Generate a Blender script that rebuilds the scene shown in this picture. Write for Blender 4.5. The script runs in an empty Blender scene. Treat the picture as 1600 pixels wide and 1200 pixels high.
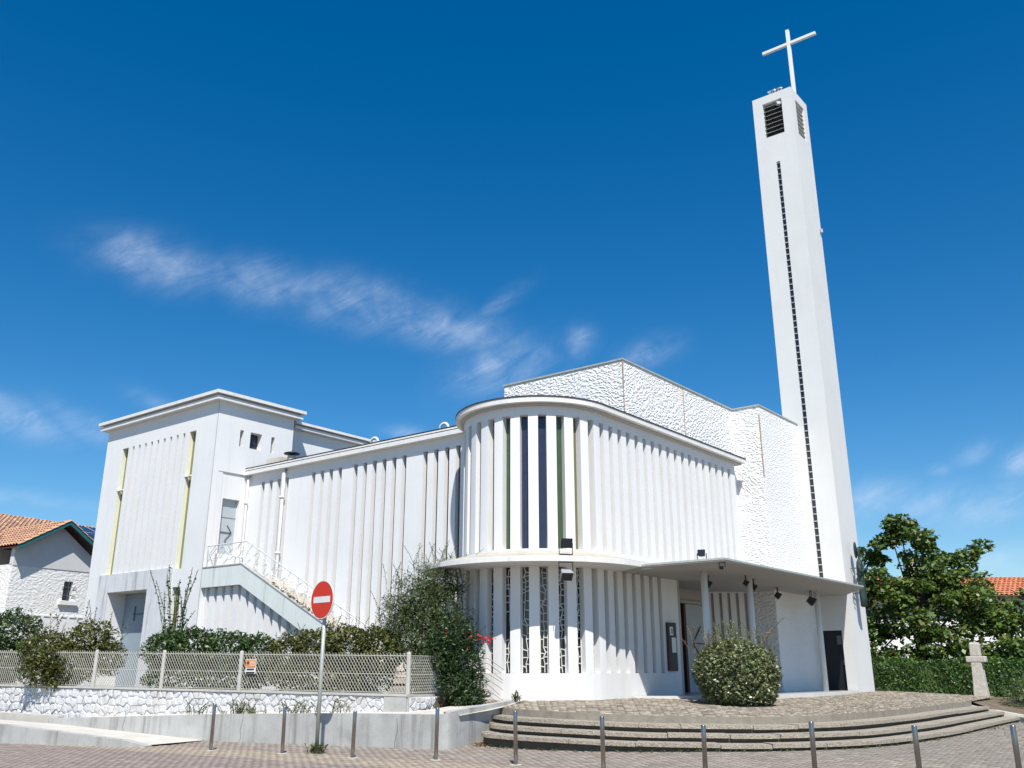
import bpy, math, random
import numpy as np
from mathutils import Vector
R = math.radians
random.seed(7)
rng = np.random.default_rng(7)
scene = bpy.context.scene
COL = scene.collection

# ------------------------------------------------------------------ camera, sky, sun, exposure
cam_d = bpy.data.cameras.new('camera'); cam = bpy.data.objects.new('camera', cam_d); COL.objects.link(cam)
cam.location = (0, 0, 1.62); cam.rotation_euler = (R(90 + 17.81), 0, 0)
cam_d.sensor_width = 36; cam_d.lens = 31.455; cam_d.clip_end = 3000
scene.camera = cam
SUN_EL, SUN_AZ = 54.0, (0.12, -0.993)
sun_d = bpy.data.lights.new('sun', 'SUN'); sun_d.energy = 5.0; sun_d.angle = R(0.53); sun_d.color = (1.0, 0.955, 0.89)
sun = bpy.data.objects.new('sun', sun_d); COL.objects.link(sun)
to_sun = Vector((SUN_AZ[0]*math.cos(R(SUN_EL)), SUN_AZ[1]*math.cos(R(SUN_EL)), math.sin(R(SUN_EL))))
sun.rotation_euler = (-to_sun).to_track_quat('-Z', 'Y').to_euler(); sun.location = (0, 0, 60)
scene.view_settings.view_transform = 'Standard'; scene.view_settings.look = 'None'
scene.view_settings.gamma = 1; scene.view_settings.use_curve_mapping = False
scene.view_settings.exposure = 0.30
scene.cycles.use_denoising = True
scene.cycles.max_bounces = 6; scene.cycles.transparent_max_bounces = 8

world = bpy.data.worlds.new('World'); scene.world = world; world.use_nodes = True
def build_sky():
    nt = world.node_tree; N = nt.nodes; Lk = nt.links; N.clear()
    out = N.new('ShaderNodeOutputWorld'); bg = N.new('ShaderNodeBackground'); bg.inputs[1].default_value = 0.104
    sky = N.new('ShaderNodeTexSky'); sky.sky_type = 'NISHITA'; sky.sun_disc = False
    sky.sun_elevation = R(SUN_EL); sky.sun_rotation = math.atan2(SUN_AZ[0], SUN_AZ[1])
    sky.altitude = 0; sky.air_density = 1.0; sky.dust_density = 0.25; sky.ozone_density = 3.0
    hs = N.new('ShaderNodeHueSaturation'); hs.inputs['Saturation'].default_value = 1.43; hs.inputs['Value'].default_value = 1.0
    hs.inputs['Hue'].default_value = 0.4995
    Lk.new(sky.outputs[0], hs.inputs['Color'])
    tc = N.new('ShaderNodeTexCoord')
    nrm = N.new('ShaderNodeVectorMath'); nrm.operation = 'NORMALIZE'; Lk.new(tc.outputs['Generated'], nrm.inputs[0])
    D = nrm.outputs[0]
    def dot(vec_socket, v):
        n = N.new('ShaderNodeVectorMath'); n.operation = 'DOT_PRODUCT'; Lk.new(vec_socket, n.inputs[0]); n.inputs[1].default_value = v; return n.outputs['Value']
    def m(op, a, b=None, c=None, clamp=False):
        n = N.new('ShaderNodeMath'); n.operation = op; n.use_clamp = clamp
        for i, v in enumerate((a, b, c)):
            if v is None: continue
            if isinstance(v, (int, float)): n.inputs[i].default_value = v
            else: Lk.new(v, n.inputs[i])
        return n.outputs[0]
    # cirrus patches: azimuth (deg from +Y, clockwise), elevation, half-length, half-width (deg), tilt (deg), strength
    patches = [(-23.6,23.7,2.9,1.25,-6,.85),(-16.6,23.3,3.0,1.2,-4,.8),(-10.5,22.6,3.6,1.35,-8,.9),(-4.6,21.4,3.4,1.2,-12,1.0),(-.6,18.9,2.9,1.3,14,1.0),
               (4.6,20.4,1.0,.9,40,.5),(9.1,19.6,1.7,.8,15,.9),(-30.3,13.7,2.6,.85,-12,1.0),(-26.4,13.7,2.0,.7,-18,.8),(22.0,9.8,2.4,.9,8,.8),(25.2,9.2,1.9,.9,18,.75),
               (29.2,9.0,3.0,.9,10,.8),(30.4,11.2,1.4,.7,25,.7),(27.8,11.8,1.1,.5,25,.55),(26.0,11.1,.7,.35,0,.4),(29.0,5.9,4.4,.7,0,.5),(-27.6,9.2,5.0,.4,-2,.4),
               (-7.1,14.6,1.2,.4,0,.5),(-22.7,15.4,1.6,.5,-20,.25),(-1.0,22.9,2.0,.5,35,.4),
               (60,24,6,1.6,-12,.7),(85,15,5,1.2,10,.7),(-70,20,6,1.5,15,.7),(-100,28,7,1.8,-10,.8),(140,22,8,1.6,8,.7),(-150,18,7,1.4,-8,.7),(180,12,6,1.2,5,.6)]
    acc = None
    for az, el, hl, hw, tilt, st in patches:
        az, el, tl = R(az), R(el), R(tilt)
        c = Vector((math.sin(az)*math.cos(el), math.cos(az)*math.cos(el), math.sin(el)))
        rt = Vector((math.cos(az), -math.sin(az), 0)); up = rt.cross(c)
        t = rt*math.cos(tl) + up*math.sin(tl); b = up*math.cos(tl) - rt*math.sin(tl)
        u = m('MULTIPLY', m('SUBTRACT', dot(D, t), t.dot(c)), 1/R(hl)); v = m('MULTIPLY', m('SUBTRACT', dot(D, b), b.dot(c)), 1/R(hw))
        front = m('GREATER_THAN', dot(D, c), 0.5)
        r2 = m('ADD', m('MULTIPLY', u, u), m('MULTIPLY', v, v))
        g = m('MULTIPLY', m('MULTIPLY', m('EXPONENT', m('MULTIPLY', r2, -1.0)), st), front)
        acc = g if acc is None else m('MAXIMUM', acc, g)
    m0 = N.new('ShaderNodeMapping'); m0.inputs['Rotation'].default_value = (0, R(27), 0); Lk.new(D, m0.inputs['Vector'])
    mp = N.new('ShaderNodeMapping'); mp.inputs['Scale'].default_value = (13, 30, 46); Lk.new(m0.outputs[0], mp.inputs['Vector'])
    n1 = N.new('ShaderNodeTexNoise'); n1.inputs['Scale'].default_value = 1.0; n1.inputs['Detail'].default_value = 11; n1.inputs['Roughness'].default_value = .72; n1.inputs['Distortion'].default_value = .55
    Lk.new(mp.outputs[0], n1.inputs['Vector'])
    n2 = N.new('ShaderNodeTexNoise'); n2.inputs['Scale'].default_value = 22; n2.inputs['Detail'].default_value = 5; n2.inputs['Distortion'].default_value = .4
    Lk.new(D, n2.inputs['Vector'])
    f1 = m('MULTIPLY', m('SUBTRACT', n1.outputs[0], .36), 3.2, clamp=True); f1 = m('MULTIPLY_ADD', f1, .75, .25)
    f2 = m('MULTIPLY', m('SUBTRACT', n2.outputs[0], .30), 2.6, clamp=True); f2 = m('MULTIPLY_ADD', f2, .8, .2)
    dens = m('MULTIPLY', m('MULTIPLY', acc, f1), f2)
    dens = m('MULTIPLY', dens, .70, clamp=True)
    mix = N.new('ShaderNodeMixRGB'); Lk.new(dens, mix.inputs[0]); Lk.new(hs.outputs[0], mix.inputs[1]); mix.inputs[2].default_value = (6.6, 7.4, 8.6, 1)
    Lk.new(mix.outputs[0], bg.inputs[0]); Lk.new(bg.outputs[0], out.inputs[0])
build_sky()
world.cycles.sampling_method = 'MANUAL'; world.cycles.sample_map_resolution = 256

# ------------------------------------------------------------------ materials
MATS = {}
def mat(name, col, rough=.6, var=.12, vscale=3.0, bump=0, bscale=20, bdist=.02, stain=None, metallic=0, island=0, streak=None, spec=.35, coord='Object', detail=4, trans=0):
    """Principled material: two-scale value mottling, optional per-piece variation, drips and relief."""
    if name in MATS: return MATS[name]
    M = bpy.data.materials.new(name); M.use_nodes = True; nt = M.node_tree; N = nt.nodes; L = nt.links
    bs = N['Principled BSDF']; bs.inputs['Roughness'].default_value = rough; bs.inputs['Metallic'].default_value = metallic
    bs.inputs['Specular IOR Level'].default_value = spec
    tc = N.new('ShaderNodeTexCoord'); P = tc.outputs['Object']
    geo = N.new('ShaderNodeNewGeometry'); P = geo.outputs['Position'] if coord == 'World' else P
    ns = N.new('ShaderNodeTexNoise'); ns.inputs['Scale'].default_value = vscale; ns.inputs['Detail'].default_value = 6; ns.inputs['Roughness'].default_value = .62
    L.new(P, ns.inputs['Vector'])
    rmp = N.new('ShaderNodeMapRange'); rmp.inputs[1].default_value = .25; rmp.inputs[2].default_value = .75
    rmp.inputs[3].default_value = 1 - var; rmp.inputs[4].default_value = 1 + var*.6
    L.new(ns.outputs[0], rmp.inputs[0])
    hsv = N.new('ShaderNodeHueSaturation'); hsv.inputs['Color'].default_value = (*col, 1); L.new(rmp.outputs[0], hsv.inputs['Value'])
    c = hsv.outputs[0]
    if island:
        r2 = N.new('ShaderNodeMapRange'); r2.inputs[3].default_value = 1 - island; r2.inputs[4].default_value = 1 + island
        L.new(geo.outputs['Random Per Island'], r2.inputs[0])
        h2 = N.new('ShaderNodeHueSaturation'); L.new(c, h2.inputs['Color']); L.new(r2.outputs[0], h2.inputs['Value'])
        hr = N.new('ShaderNodeMapRange'); hr.inputs[3].default_value = .5 - .06*island; hr.inputs[4].default_value = .5 + .06*island
        wn = N.new('ShaderNodeTexWhiteNoise'); wn.noise_dimensions = '1D'; L.new(geo.outputs['Random Per Island'], wn.inputs['W']); L.new(wn.outputs[0], hr.inputs[0]); L.new(hr.outputs[0], h2.inputs['Hue'])
        c = h2.outputs[0]
    for st, stretch in ((stain, (1, 1, 1)), (streak, (1, 1, .06))):
        if not st: continue
        scol, amount, sc = st
        mp = N.new('ShaderNodeMapping'); mp.inputs['Scale'].default_value = stretch; L.new(P, mp.inputs['Vector'])
        n3 = N.new('ShaderNodeTexNoise'); n3.inputs['Scale'].default_value = sc; n3.inputs['Detail'].default_value = 7; n3.inputs['Roughness'].default_value = .7
        L.new(mp.outputs[0], n3.inputs['Vector'])
        m3 = N.new('ShaderNodeMapRange'); m3.inputs[1].default_value = .52; m3.inputs[2].default_value = .72; m3.inputs[3].default_value = 0; m3.inputs[4].default_value = amount
        L.new(n3.outputs[0], m3.inputs[0])
        mx = N.new('ShaderNodeMixRGB'); L.new(m3.outputs[0], mx.inputs[0]); L.new(c, mx.inputs[1]); mx.inputs[2].default_value = (*scol, 1); c = mx.outputs[0]
    L.new(c, bs.inputs['Base Color'])
    if bump:
        n4 = N.new('ShaderNodeTexNoise'); n4.inputs['Scale'].default_value = bscale; n4.inputs['Detail'].default_value = detail; L.new(P, n4.inputs['Vector'])
        b = N.new('ShaderNodeBump'); b.inputs['Strength'].default_value = bump; b.inputs['Distance'].default_value = bdist
        L.new(n4.outputs[0], b.inputs['Height']); L.new(b.outputs[0], bs.inputs['Normal'])
    if trans:
        tr = N.new('ShaderNodeBsdfTranslucent'); L.new(c, tr.inputs[0]); ms = N.new('ShaderNodeMixShader'); ms.inputs[0].default_value = trans
        out = N['Material Output']; L.new(bs.outputs[0], ms.inputs[1]); L.new(tr.outputs[0], ms.inputs[2]); L.new(ms.outputs[0], out.inputs[0])
    MATS[name] = M
    return M
WHITE = mat('white_paint', (.75, .75, .745), .7, .035, .8, .25, 9, .006, stain=((.58, .55, .48), .18, .5), streak=((.53, .51, .46), .24, 3.0), coord='World')
WHITE_T = mat('white_tower_paint', (.66, .665, .65), .7, .04, .7, .25, 8, .006, stain=((.60, .55, .46), .22, .45), streak=((.55, .52, .46), .18, 2.5), coord='World')
DIRTY = mat('weathered_ledge_top', (.50, .46, .38), .9, .25, 3, .5, 20, .01, stain=((.28, .24, .17), .6, 2.2), coord='World')
CORNICE = mat('cornice_paint', (.74, .73, .70), .75, .08, 2.5, .3, 12, .008, streak=((.42, .38, .33), .35, 5), coord='World')
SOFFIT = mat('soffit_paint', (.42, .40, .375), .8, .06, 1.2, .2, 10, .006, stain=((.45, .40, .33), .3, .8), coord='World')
FLASH = mat('dark_flashing', (.05, .052, .055), .5, .2, 4)
CONC = mat('stained_concrete', (.44, .44, .42), .85, .2, 1.4, .5, 30, .008, stain=((.20, .19, .17), .45, 1.6), streak=((.13, .125, .115), .75, 4), coord='World')
CONC_L = mat('light_concrete', (.60, .56, .49), .85, .15, 1.8, .5, 30, .008, stain=((.36, .32, .26), .4, 1.5), coord='World')
LINTEL = mat('weathered_lintel', (.62, .63, .64), .85, .1, 2, .3, 20, .006, streak=((.16, .165, .175), .85, 5.5), coord='World')
STAIRP = mat('pale_green_concrete', (.66, .71, .68), .8, .06, 1.5, .3, 15, .006, streak=((.20, .22, .21), .5, 4.5), coord='World')
YEL = mat('pale_yellow_paint', (.80, .79, .62), .7, .05, 2)
G_GREEN = mat('green_glass', (.055, .095, .04), .22, .25, 1.6, spec=.6)
G_OLIVE = mat('olive_glass', (.15, .15, .075), .35, .12, 2.5, spec=.4)
G_LIME = mat('lime_glass', (.20, .22, .10), .4, .12, 2.5, spec=.4)
G_BLUE = mat('blue_glass', (.028, .033, .06), .15, .3, 2.5, spec=.6)
G_DARK = mat('dark_glass', (.02, .022, .028), .15, .2, 3, spec=.6)
G_GREY = mat('grey_glazing', (.16, .165, .165), .4, .15, 2)
TRACERY = mat('tracery_concrete', (.55, .54, .51), .8, .08, 4)
BLACK = mat('black_metal', (.018, .018, .02), .45, .2, 6, spec=.5)
GREYM = mat('grey_lamp_metal', (.42, .44, .46), .4, .1, 5, metallic=.3)
STEEL = mat('stainless_steel', (.36, .33, .31), .33, .12, 12, metallic=1.0)
GALV = mat('galvanised_steel', (.50, .52, .47), .55, .14, 7, metallic=.35, stain=((.30, .31, .24), .5, 5))
RED = mat('sign_red', (.60, .035, .012), .38, .05, 2)
SIGNW = mat('sign_white', (.74, .74, .72), .4, .04, 3)
DOORG = mat('grey_door_paint', (.42, .46, .48), .6, .06, 2, coord='World')
DOORB = mat('shaded_blue_grey_door_paint', (.27, .33, .38), .65, .08, 2, streak=((.28, .32, .36), .4, 8), coord='World')  # blue-grey paint made darker, the lintel's shade included in its colour
DOORD = mat('dark_door', (.016, .017, .022), .35, .2, 3, stain=((.05, .02, .02), .4, 3))
BROWN = mat('brown_wood', (.075, .03, .022), .5, .2, 4)
BRONZE = mat('verdigris_bronze', (.035, .06, .052), .6, .35, 7, .4, 30, .01, stain=((.045, .05, .05), .6, 6), metallic=.25)
IRON = mat('painted_iron', (.60, .62, .62), .5, .1, 8)
IRON_D = mat('dark_iron', (.10, .11, .12), .5, .15, 8)
def roughcast(name, base, scale, dist, stretch, strength=1.0):
    M = bpy.data.materials.new(name); M.use_nodes = True; nt = M.node_tree; N = nt.nodes; L = nt.links; bs = N['Principled BSDF']
    bs.inputs['Roughness'].default_value = .85; bs.inputs['Specular IOR Level'].default_value = .2
    geo = N.new('ShaderNodeNewGeometry')
    warp = N.new('ShaderNodeTexNoise'); warp.inputs['Scale'].default_value = .9; warp.inputs['Detail'].default_value = 3; L.new(geo.outputs['Position'], warp.inputs['Vector'])
    wv = N.new('ShaderNodeVectorMath'); wv.operation = 'MULTIPLY_ADD'; L.new(warp.outputs['Color'], wv.inputs[0]); wv.inputs[1].default_value = (.5, .5, .9); L.new(geo.outputs['Position'], wv.inputs[2])
    mp = N.new('ShaderNodeMapping'); mp.inputs['Scale'].default_value = stretch; mp.inputs['Rotation'].default_value = (.5, .4, 0); L.new(wv.outputs[0], mp.inputs['Vector'])
    n1 = N.new('ShaderNodeTexVoronoi'); n1.feature = 'SMOOTH_F1'; n1.inputs['Scale'].default_value = scale; n1.inputs['Smoothness'].default_value = .25; n1.inputs['Randomness'].default_value = 1; L.new(mp.outputs[0], n1.inputs['Vector'])
    nn = N.new('ShaderNodeTexNoise'); nn.inputs['Scale'].default_value = scale*2.2; nn.inputs['Detail'].default_value = 3; L.new(mp.outputs[0], nn.inputs['Vector'])
    sub_ = N.new('ShaderNodeMath'); sub_.operation = 'MULTIPLY_ADD'; L.new(nn.outputs[0], sub_.inputs[0]); sub_.inputs[1].default_value = .5; 
    inv = N.new('ShaderNodeMapRange'); inv.inputs[1].default_value = .12; inv.inputs[2].default_value = .75; inv.inputs[3].default_value = 1; inv.inputs[4].default_value = 0; L.new(n1.outputs['Distance'], inv.inputs[0])
    L.new(inv.outputs[0], sub_.inputs[2]); sh = sub_
    b = N.new('ShaderNodeBump'); b.inputs['Strength'].default_value = strength; b.inputs['Distance'].default_value = dist; L.new(sh.outputs[0], b.inputs['Height']); L.new(b.outputs[0], bs.inputs['Normal'])
    n2 = N.new('ShaderNodeTexNoise'); n2.inputs['Scale'].default_value = .6; n2.inputs['Detail'].default_value = 6; L.new(geo.outputs['Position'], n2.inputs['Vector'])
    cr = N.new('ShaderNodeMapRange'); cr.inputs[1].default_value = .5; cr.inputs[2].default_value = .8; cr.inputs[3].default_value = 0; cr.inputs[4].default_value = .35; L.new(n2.outputs[0], cr.inputs[0])
    mx = N.new('ShaderNodeMixRGB'); mx.inputs[1].default_value = (*base, 1); mx.inputs[2].default_value = (.66, .62, .53, 1); L.new(cr.outputs[0], mx.inputs[0]); L.new(mx.outputs[0], bs.inputs['Base Color'])
    return M
ROUGH = roughcast('trowelled_roughcast', (.80, .80, .79), 8.5, .028, (1.0, 1.0, 1.7))
ROUGH_F = roughcast('fine_roughcast', (.80, .80, .80), 12, .014, (1, 1, 1.4))
ROUGH_H = roughcast('house_roughcast', (.78, .77, .74), 6.0, .016, (1, 1, 1.6))
RUST = mat('rusty_joint', (.40, .31, .20), .9, .4, 6, coord='World')
STONE = mat('white_washed_stone', (.60, .605, .61), .85, .22, 5, .8, 18, .02, stain=((.36, .30, .22), .55, .9), island=.2, coord='World')
STONE_B = mat('stone_mortar', (.42, .41, .39), .9, .25, 6, .5, 30, .01, coord='World')
WALLCAP = mat('wall_cap_concrete', (.47, .46, .42), .85, .15, 3, .3, 20, .008, coord='World')
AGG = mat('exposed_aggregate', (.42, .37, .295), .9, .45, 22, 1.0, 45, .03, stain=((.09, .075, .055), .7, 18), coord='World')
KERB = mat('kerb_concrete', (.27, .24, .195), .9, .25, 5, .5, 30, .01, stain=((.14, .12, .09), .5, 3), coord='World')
RISER_SHADE = mat('shaded_riser_concrete', (.115, .10, .08), .9, .25, 5, .5, 30, .01, stain=((.11, .10, .07), .5, 3), coord='World')  # concrete darkened: shadow under the tread noses is put into the colour
PAVER = mat('clay_paver', (.285, .248, .205), .85, .2, 5, .4, 40, .006, island=.20, coord='World')
PAVER_Y = mat('sand_paver', (.37, .305, .23), .85, .16, 5, .4, 40, .006, island=.16, coord='World')
PAVER_P = mat('rose_paver', (.295, .238, .205), .85, .16, 5, .4, 40, .006, island=.18, coord='World')
JOINT = mat('paving_joint', (.19, .165, .135), .95, .3, 3, .5, 30, .01, coord='World')
SETT = mat('stone_sett', (.29, .25, .195), .85, .2, 9, .6, 40, .01, island=.42, coord='World')
TERR = mat('terrace_mortar', (.24, .205, .16), .95, .3, 5, .5, 30, .01, coord='World')
SLAB = mat('polished_slab', (.34, .345, .34), .32, .15, 2, spec=.5)
SLABE = mat('slab_edge', (.62, .61, .58), .8, .08, 3)
SOIL = mat('garden_soil', (.16, .125, .085), .95, .4, 2.5, .6, 12, .04, stain=((.08, .10, .03), .6, 1.2), coord='World')
GROUND = mat('town_ground', (.20, .19, .17), .95, .2, .2, coord='World')
TILE = mat('clay_tile', (.46, .265, .165), .85, .25, 2.5, .3, 20, .01, island=.25)
TILE_O = mat('orange_tile', (.60, .22, .11), .85, .18, 2.5, .3, 20, .01, island=.16)
TEAL = mat('teal_paint', (.02, .14, .14), .5, .1, 3)
HOUSEW = mat('house_white', (.78, .77, .75), .8, .05, 1, coord='World')
GABLE = mat('smooth_gable', (.62, .62, .60), .8, .08, 1.5, coord='World')
PANEL = mat('solar_panel', (.015, .025, .07), .12, .2, 2, spec=.6)
STONEX = mat('old_limestone', (.52, .48, .41), .9, .22, 6, .7, 25, .02, stain=((.26, .24, .20), .5, 5))
BARK = mat('bark', (.10, .075, .055), .9, .3, 8, .8, 25, .02)
PLATE_O = mat('orange_notice', (.62, .24, .08), .5, .08, 8)
def leafmat(name, col, var=.35, trans=.25, rough=.42, spec=.4): return mat(name, col, rough, .15, 3, island=var, spec=spec, trans=trans)
LEAF_TREE = leafmat('tree_leaf', (.11, .175, .038), .45, .3)
LEAF_TREE_Y = leafmat('tree_leaf_sunlit_yellow', (.19, .22, .045), .4, .35)
LEAF_HEDGE = leafmat('hedge_leaf', (.07, .14, .028), .5, .2)
LEAF_BUSH = leafmat('round_bush_leaf', (.19, .215, .10), .6, .2, .35, .5)
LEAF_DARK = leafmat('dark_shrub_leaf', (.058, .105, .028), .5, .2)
LEAF_OLIVE = leafmat('olive_shrub_leaf', (.12, .13, .035), .5, .25)
LEAF_OLEA = leafmat('feathery_leaf', (.10, .14, .048), .5, .25)
LEAF_OLEA_D = leafmat('oleander_leaf', (.045, .085, .028), .5, .2)
LEAF_DRY = leafmat('dry_leaf', (.26, .17, .085), .5, .25, .7)
GRASS = leafmat('weed_leaf', (.13, .16, .045), .5, .3)
FLOWER = mat('red_flower', (.62, .03, .03), .6, .15, 8, island=.2)
FENCEW = mat('cream_fence_wire', (.40, .39, .335), .6, .12, 8)

# ------------------------------------------------------------------ mesh helpers
WLOC = {}
def prop(o, label=None, cat=None, group=None, kind=None):
    if label: o['label'] = label
    if cat: o['category'] = cat
    if group: o['group'] = group
    if kind: o['kind'] = kind
    return o
def thing(name, label, cat, loc, group=None):
    o = bpy.data.objects.new(name, None); COL.objects.link(o); o.location = loc; o.empty_display_size = .3
    WLOC[o] = Vector(loc)
    return prop(o, label, cat, group)
def V3(p): return Vector(p) if len(p) == 3 else Vector((*p, 0))
class MB:
    """Collects faces in world coordinates; build() links them as one mesh object with its origin at the base."""
    def __init__(s): s.v = []; s.f = []
    def add(s, vs, fs):
        k = len(s.v); s.v += [tuple(p) for p in vs]; s.f += [tuple(i + k for i in f) for f in fs]; return s
    def hexa(s, b, t):                                   # four bottom and four top corners, same winding
        return s.add(list(b) + list(t), [(3, 2, 1, 0), (4, 5, 6, 7), (0, 1, 5, 4), (1, 2, 6, 5), (2, 3, 7, 6), (3, 0, 4, 7)])
    def box(s, c, d, rz=0):
        x, y, z = d[0]/2, d[1]/2, d[2]/2; cs, sn = math.cos(rz), math.sin(rz)
        q = [(c[0] + px*cs - py*sn, c[1] + px*sn + py*cs) for px, py in ((-x, -y), (x, -y), (x, y), (-x, y))]
        return s.hexa([(*p, c[2] - z) for p in q], [(*p, c[2] + z) for p in q])
    def prism(s, poly, z0, z1):                          # vertical prism, z0/z1 a number or one per corner
        n = len(poly); zb = z0 if hasattr(z0, '__len__') else [z0]*n; zt = z1 if hasattr(z1, '__len__') else [z1]*n
        vs = [(*p[:2], zb[i]) for i, p in enumerate(poly)] + [(*p[:2], zt[i]) for i, p in enumerate(poly)]
        return s.add(vs, [tuple(range(n - 1, -1, -1)), tuple(range(n, 2*n))] + [(i, (i + 1) % n, (i + 1) % n + n, i + n) for i in range(n)])
    def tube(s, pts, r, n=6, cap=True, r1=None):
        pts = [Vector(p) for p in pts]; rings = []; m = len(pts)
        for i, p in enumerate(pts):
            d = (pts[min(i + 1, m - 1)] - pts[max(i - 1, 0)]); d = d.normalized() if d.length > 1e-9 else Vector((0, 0, 1))
            a = d.cross(Vector((0, 0, 1))) if abs(d.z) < .95 else d.cross(Vector((1, 0, 0))); a.normalize(); b = d.cross(a)
            rr = r if r1 is None else r + (r1 - r)*i/max(m - 1, 1)
            rings.append([p + a*math.cos(2*math.pi*k/n)*rr + b*math.sin(2*math.pi*k/n)*rr for k in range(n)])
        fs = [(i*n + k, i*n + (k + 1) % n, (i + 1)*n + (k + 1) % n, (i + 1)*n + k) for i in range(m - 1) for k in range(n)]
        if cap: fs += [tuple(range(n - 1, -1, -1)), tuple((m - 1)*n + k for k in range(n))]
        return s.add([v for rg in rings for v in rg], fs)
    def bar(s, p, q, w, h=None):                         # square bar from p to q
        h = h or w; p, q = Vector(p), Vector(q); d = (q - p).normalized()
        a = d.cross(Vector((0, 0, 1))) if abs(d.z) < .95 else Vector((1, 0, 0)); a.normalize(); b = a.cross(d)
        o = [a*(w/2*i) + b*(h/2*j) for i, j in ((-1, -1), (1, -1), (1, 1), (-1, 1))]
        return s.hexa([p + k for k in o], [q + k for k in o])
    def lathe(s, c, prof, n=16, sx=1, sy=1, rz=0):       # profile of (radius, z)
        cs, sn = math.cos(rz), math.sin(rz); vs = []
        for r, z in prof:
            for k in range(n):
                x, y = r*sx*math.cos(2*math.pi*k/n), r*sy*math.sin(2*math.pi*k/n); vs.append((c[0] + x*cs - y*sn, c[1] + x*sn + y*cs, c[2] + z))
        m = len(prof)
        fs = [(i*n + k, i*n + (k + 1) % n, (i + 1)*n + (k + 1) % n, (i + 1)*n + k) for i in range(m - 1) for k in range(n)]
        return s.add(vs, fs + [tuple(range(n - 1, -1, -1)), tuple((m - 1)*n + k for k in range(n))])
    def build(s, name, m, parent=None, smooth=False, bevel=0):
        v = np.array(s.v, float); c = (v.min(0) + v.max(0))/2; c[2] = v[:, 2].min(); o0 = Vector(c)
        me = bpy.data.meshes.new(name); me.from_pydata([tuple(p) for p in v - c], [], s.f); me.materials.append(m); me.update()
        if smooth: me.polygons.foreach_set('use_smooth', [True]*len(me.polygons))
        o = bpy.data.objects.new(name, me); COL.objects.link(o); WLOC[o] = o0
        if parent: o.parent = parent; o.location = o0 - WLOC[parent]
        else: o.location = o0
        if bevel:
            b = o.modifiers.new('bevel', 'BEVEL'); b.width = bevel; b.segments = 2; b.limit_method = 'ANGLE'
        return o
def bigmesh(name, verts, quads, m, parent=None, kind=None, origin=None):
    """Large numpy mesh of quads (n,4)."""
    verts = np.asarray(verts, np.float32); c = np.array(origin if origin is not None else [*((verts.min(0) + verts.max(0))/2)[:2], verts[:, 2].min()], np.float32)
    me = bpy.data.meshes.new(name); n = len(quads); k = quads.shape[1]
    me.vertices.add(len(verts)); me.vertices.foreach_set('co', (verts - c).ravel())
    me.loops.add(n*k); me.loops.foreach_set('vertex_index', quads.astype(np.int32).ravel())
    me.polygons.add(n); me.polygons.foreach_set('loop_start', np.arange(0, n*k, k, dtype=np.int32)); me.polygons.foreach_set('loop_total', np.full(n, k, np.int32))
    me.materials.append(m); me.update(calc_edges=True)
    o = bpy.data.objects.new(name, me); COL.objects.link(o); WLOC[o] = Vector(c)
    if parent: o.parent = parent; o.location = Vector(c) - WLOC[parent]
    else: o.location = Vector(c)
    if kind: o['kind'] = kind
    return o
def leaves(centers, size, up=.35, asp=.55, jitter=.35, out=None):
    """One folded leaf (two quads) per centre; returns verts, quads."""
    n = len(centers); d = rng.normal(size=(n, 3)); d[:, 2] *= .6
    if out is not None: d += out*.9
    d /= np.linalg.norm(d, axis=1, keepdims=True) + 1e-9
    nr = rng.normal(size=(n, 3)); nr[:, 2] = np.abs(nr[:, 2]) + up*2
    if out is not None: nr += out*.8
    s = np.cross(d, nr); s /= np.linalg.norm(s, axis=1, keepdims=True) + 1e-9; nr = np.cross(s, d)
    L = (size*(1 + jitter*rng.uniform(-1, 1, n)))[:, None]; Wd = L*asp/2
    b = centers - d*L*.5; t = centers + d*L*.5 - nr*L*.12; m1 = centers + s*Wd + nr*L*.10 ; m2 = centers - s*Wd + nr*L*.10; mid = centers
    v = np.stack([b, m1, t, m2], 1).reshape(-1, 3)
    q = np.arange(n*4).reshape(n, 4)
    return v, q
def shell_points(n, c, r, inner=.55, noise=.12):
    """Points through the outer part of an ellipsoid with an uneven outline, and outward directions."""
    p = rng.normal(size=(n, 3)); p /= np.linalg.norm(p, axis=1, keepdims=True)
    ph = rng.uniform(0, 6.28, 6); lump = 1 + noise*(np.sin(p[:, 0]*5 + ph[0])*np.sin(p[:, 1]*5 + ph[1]) + .8*np.sin(p[:, 2]*6 + ph[2])*np.sin(p[:, 0]*7 + ph[3]))
    rad = (inner + (1 - inner)*rng.uniform(0, 1, n)**.6)*lump
    return np.array(c) + p*rad[:, None]*np.array(r), p
def foliage(name, blobs, n, size, m, parent, inner=.55, noise=.12, asp=.55, up=.35, zmin=None):
    vol = np.array([b[1][0]*b[1][1]*b[1][2] for b in blobs])**(2/3); vol /= vol.sum(); P = []; O = []
    for (c, r), w in zip(blobs, vol):
        p, o = shell_points(int(n*w) + 1, c, r, inner, noise); P.append(p); O.append(o)
    P = np.concatenate(P); O = np.concatenate(O)
    if zmin is not None: k = P[:, 2] > zmin; P, O = P[k], O[k]
    v, q = leaves(P, size, up, asp, out=O)
    return bigmesh(name, v, q, m, parent, 'stuff')
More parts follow.
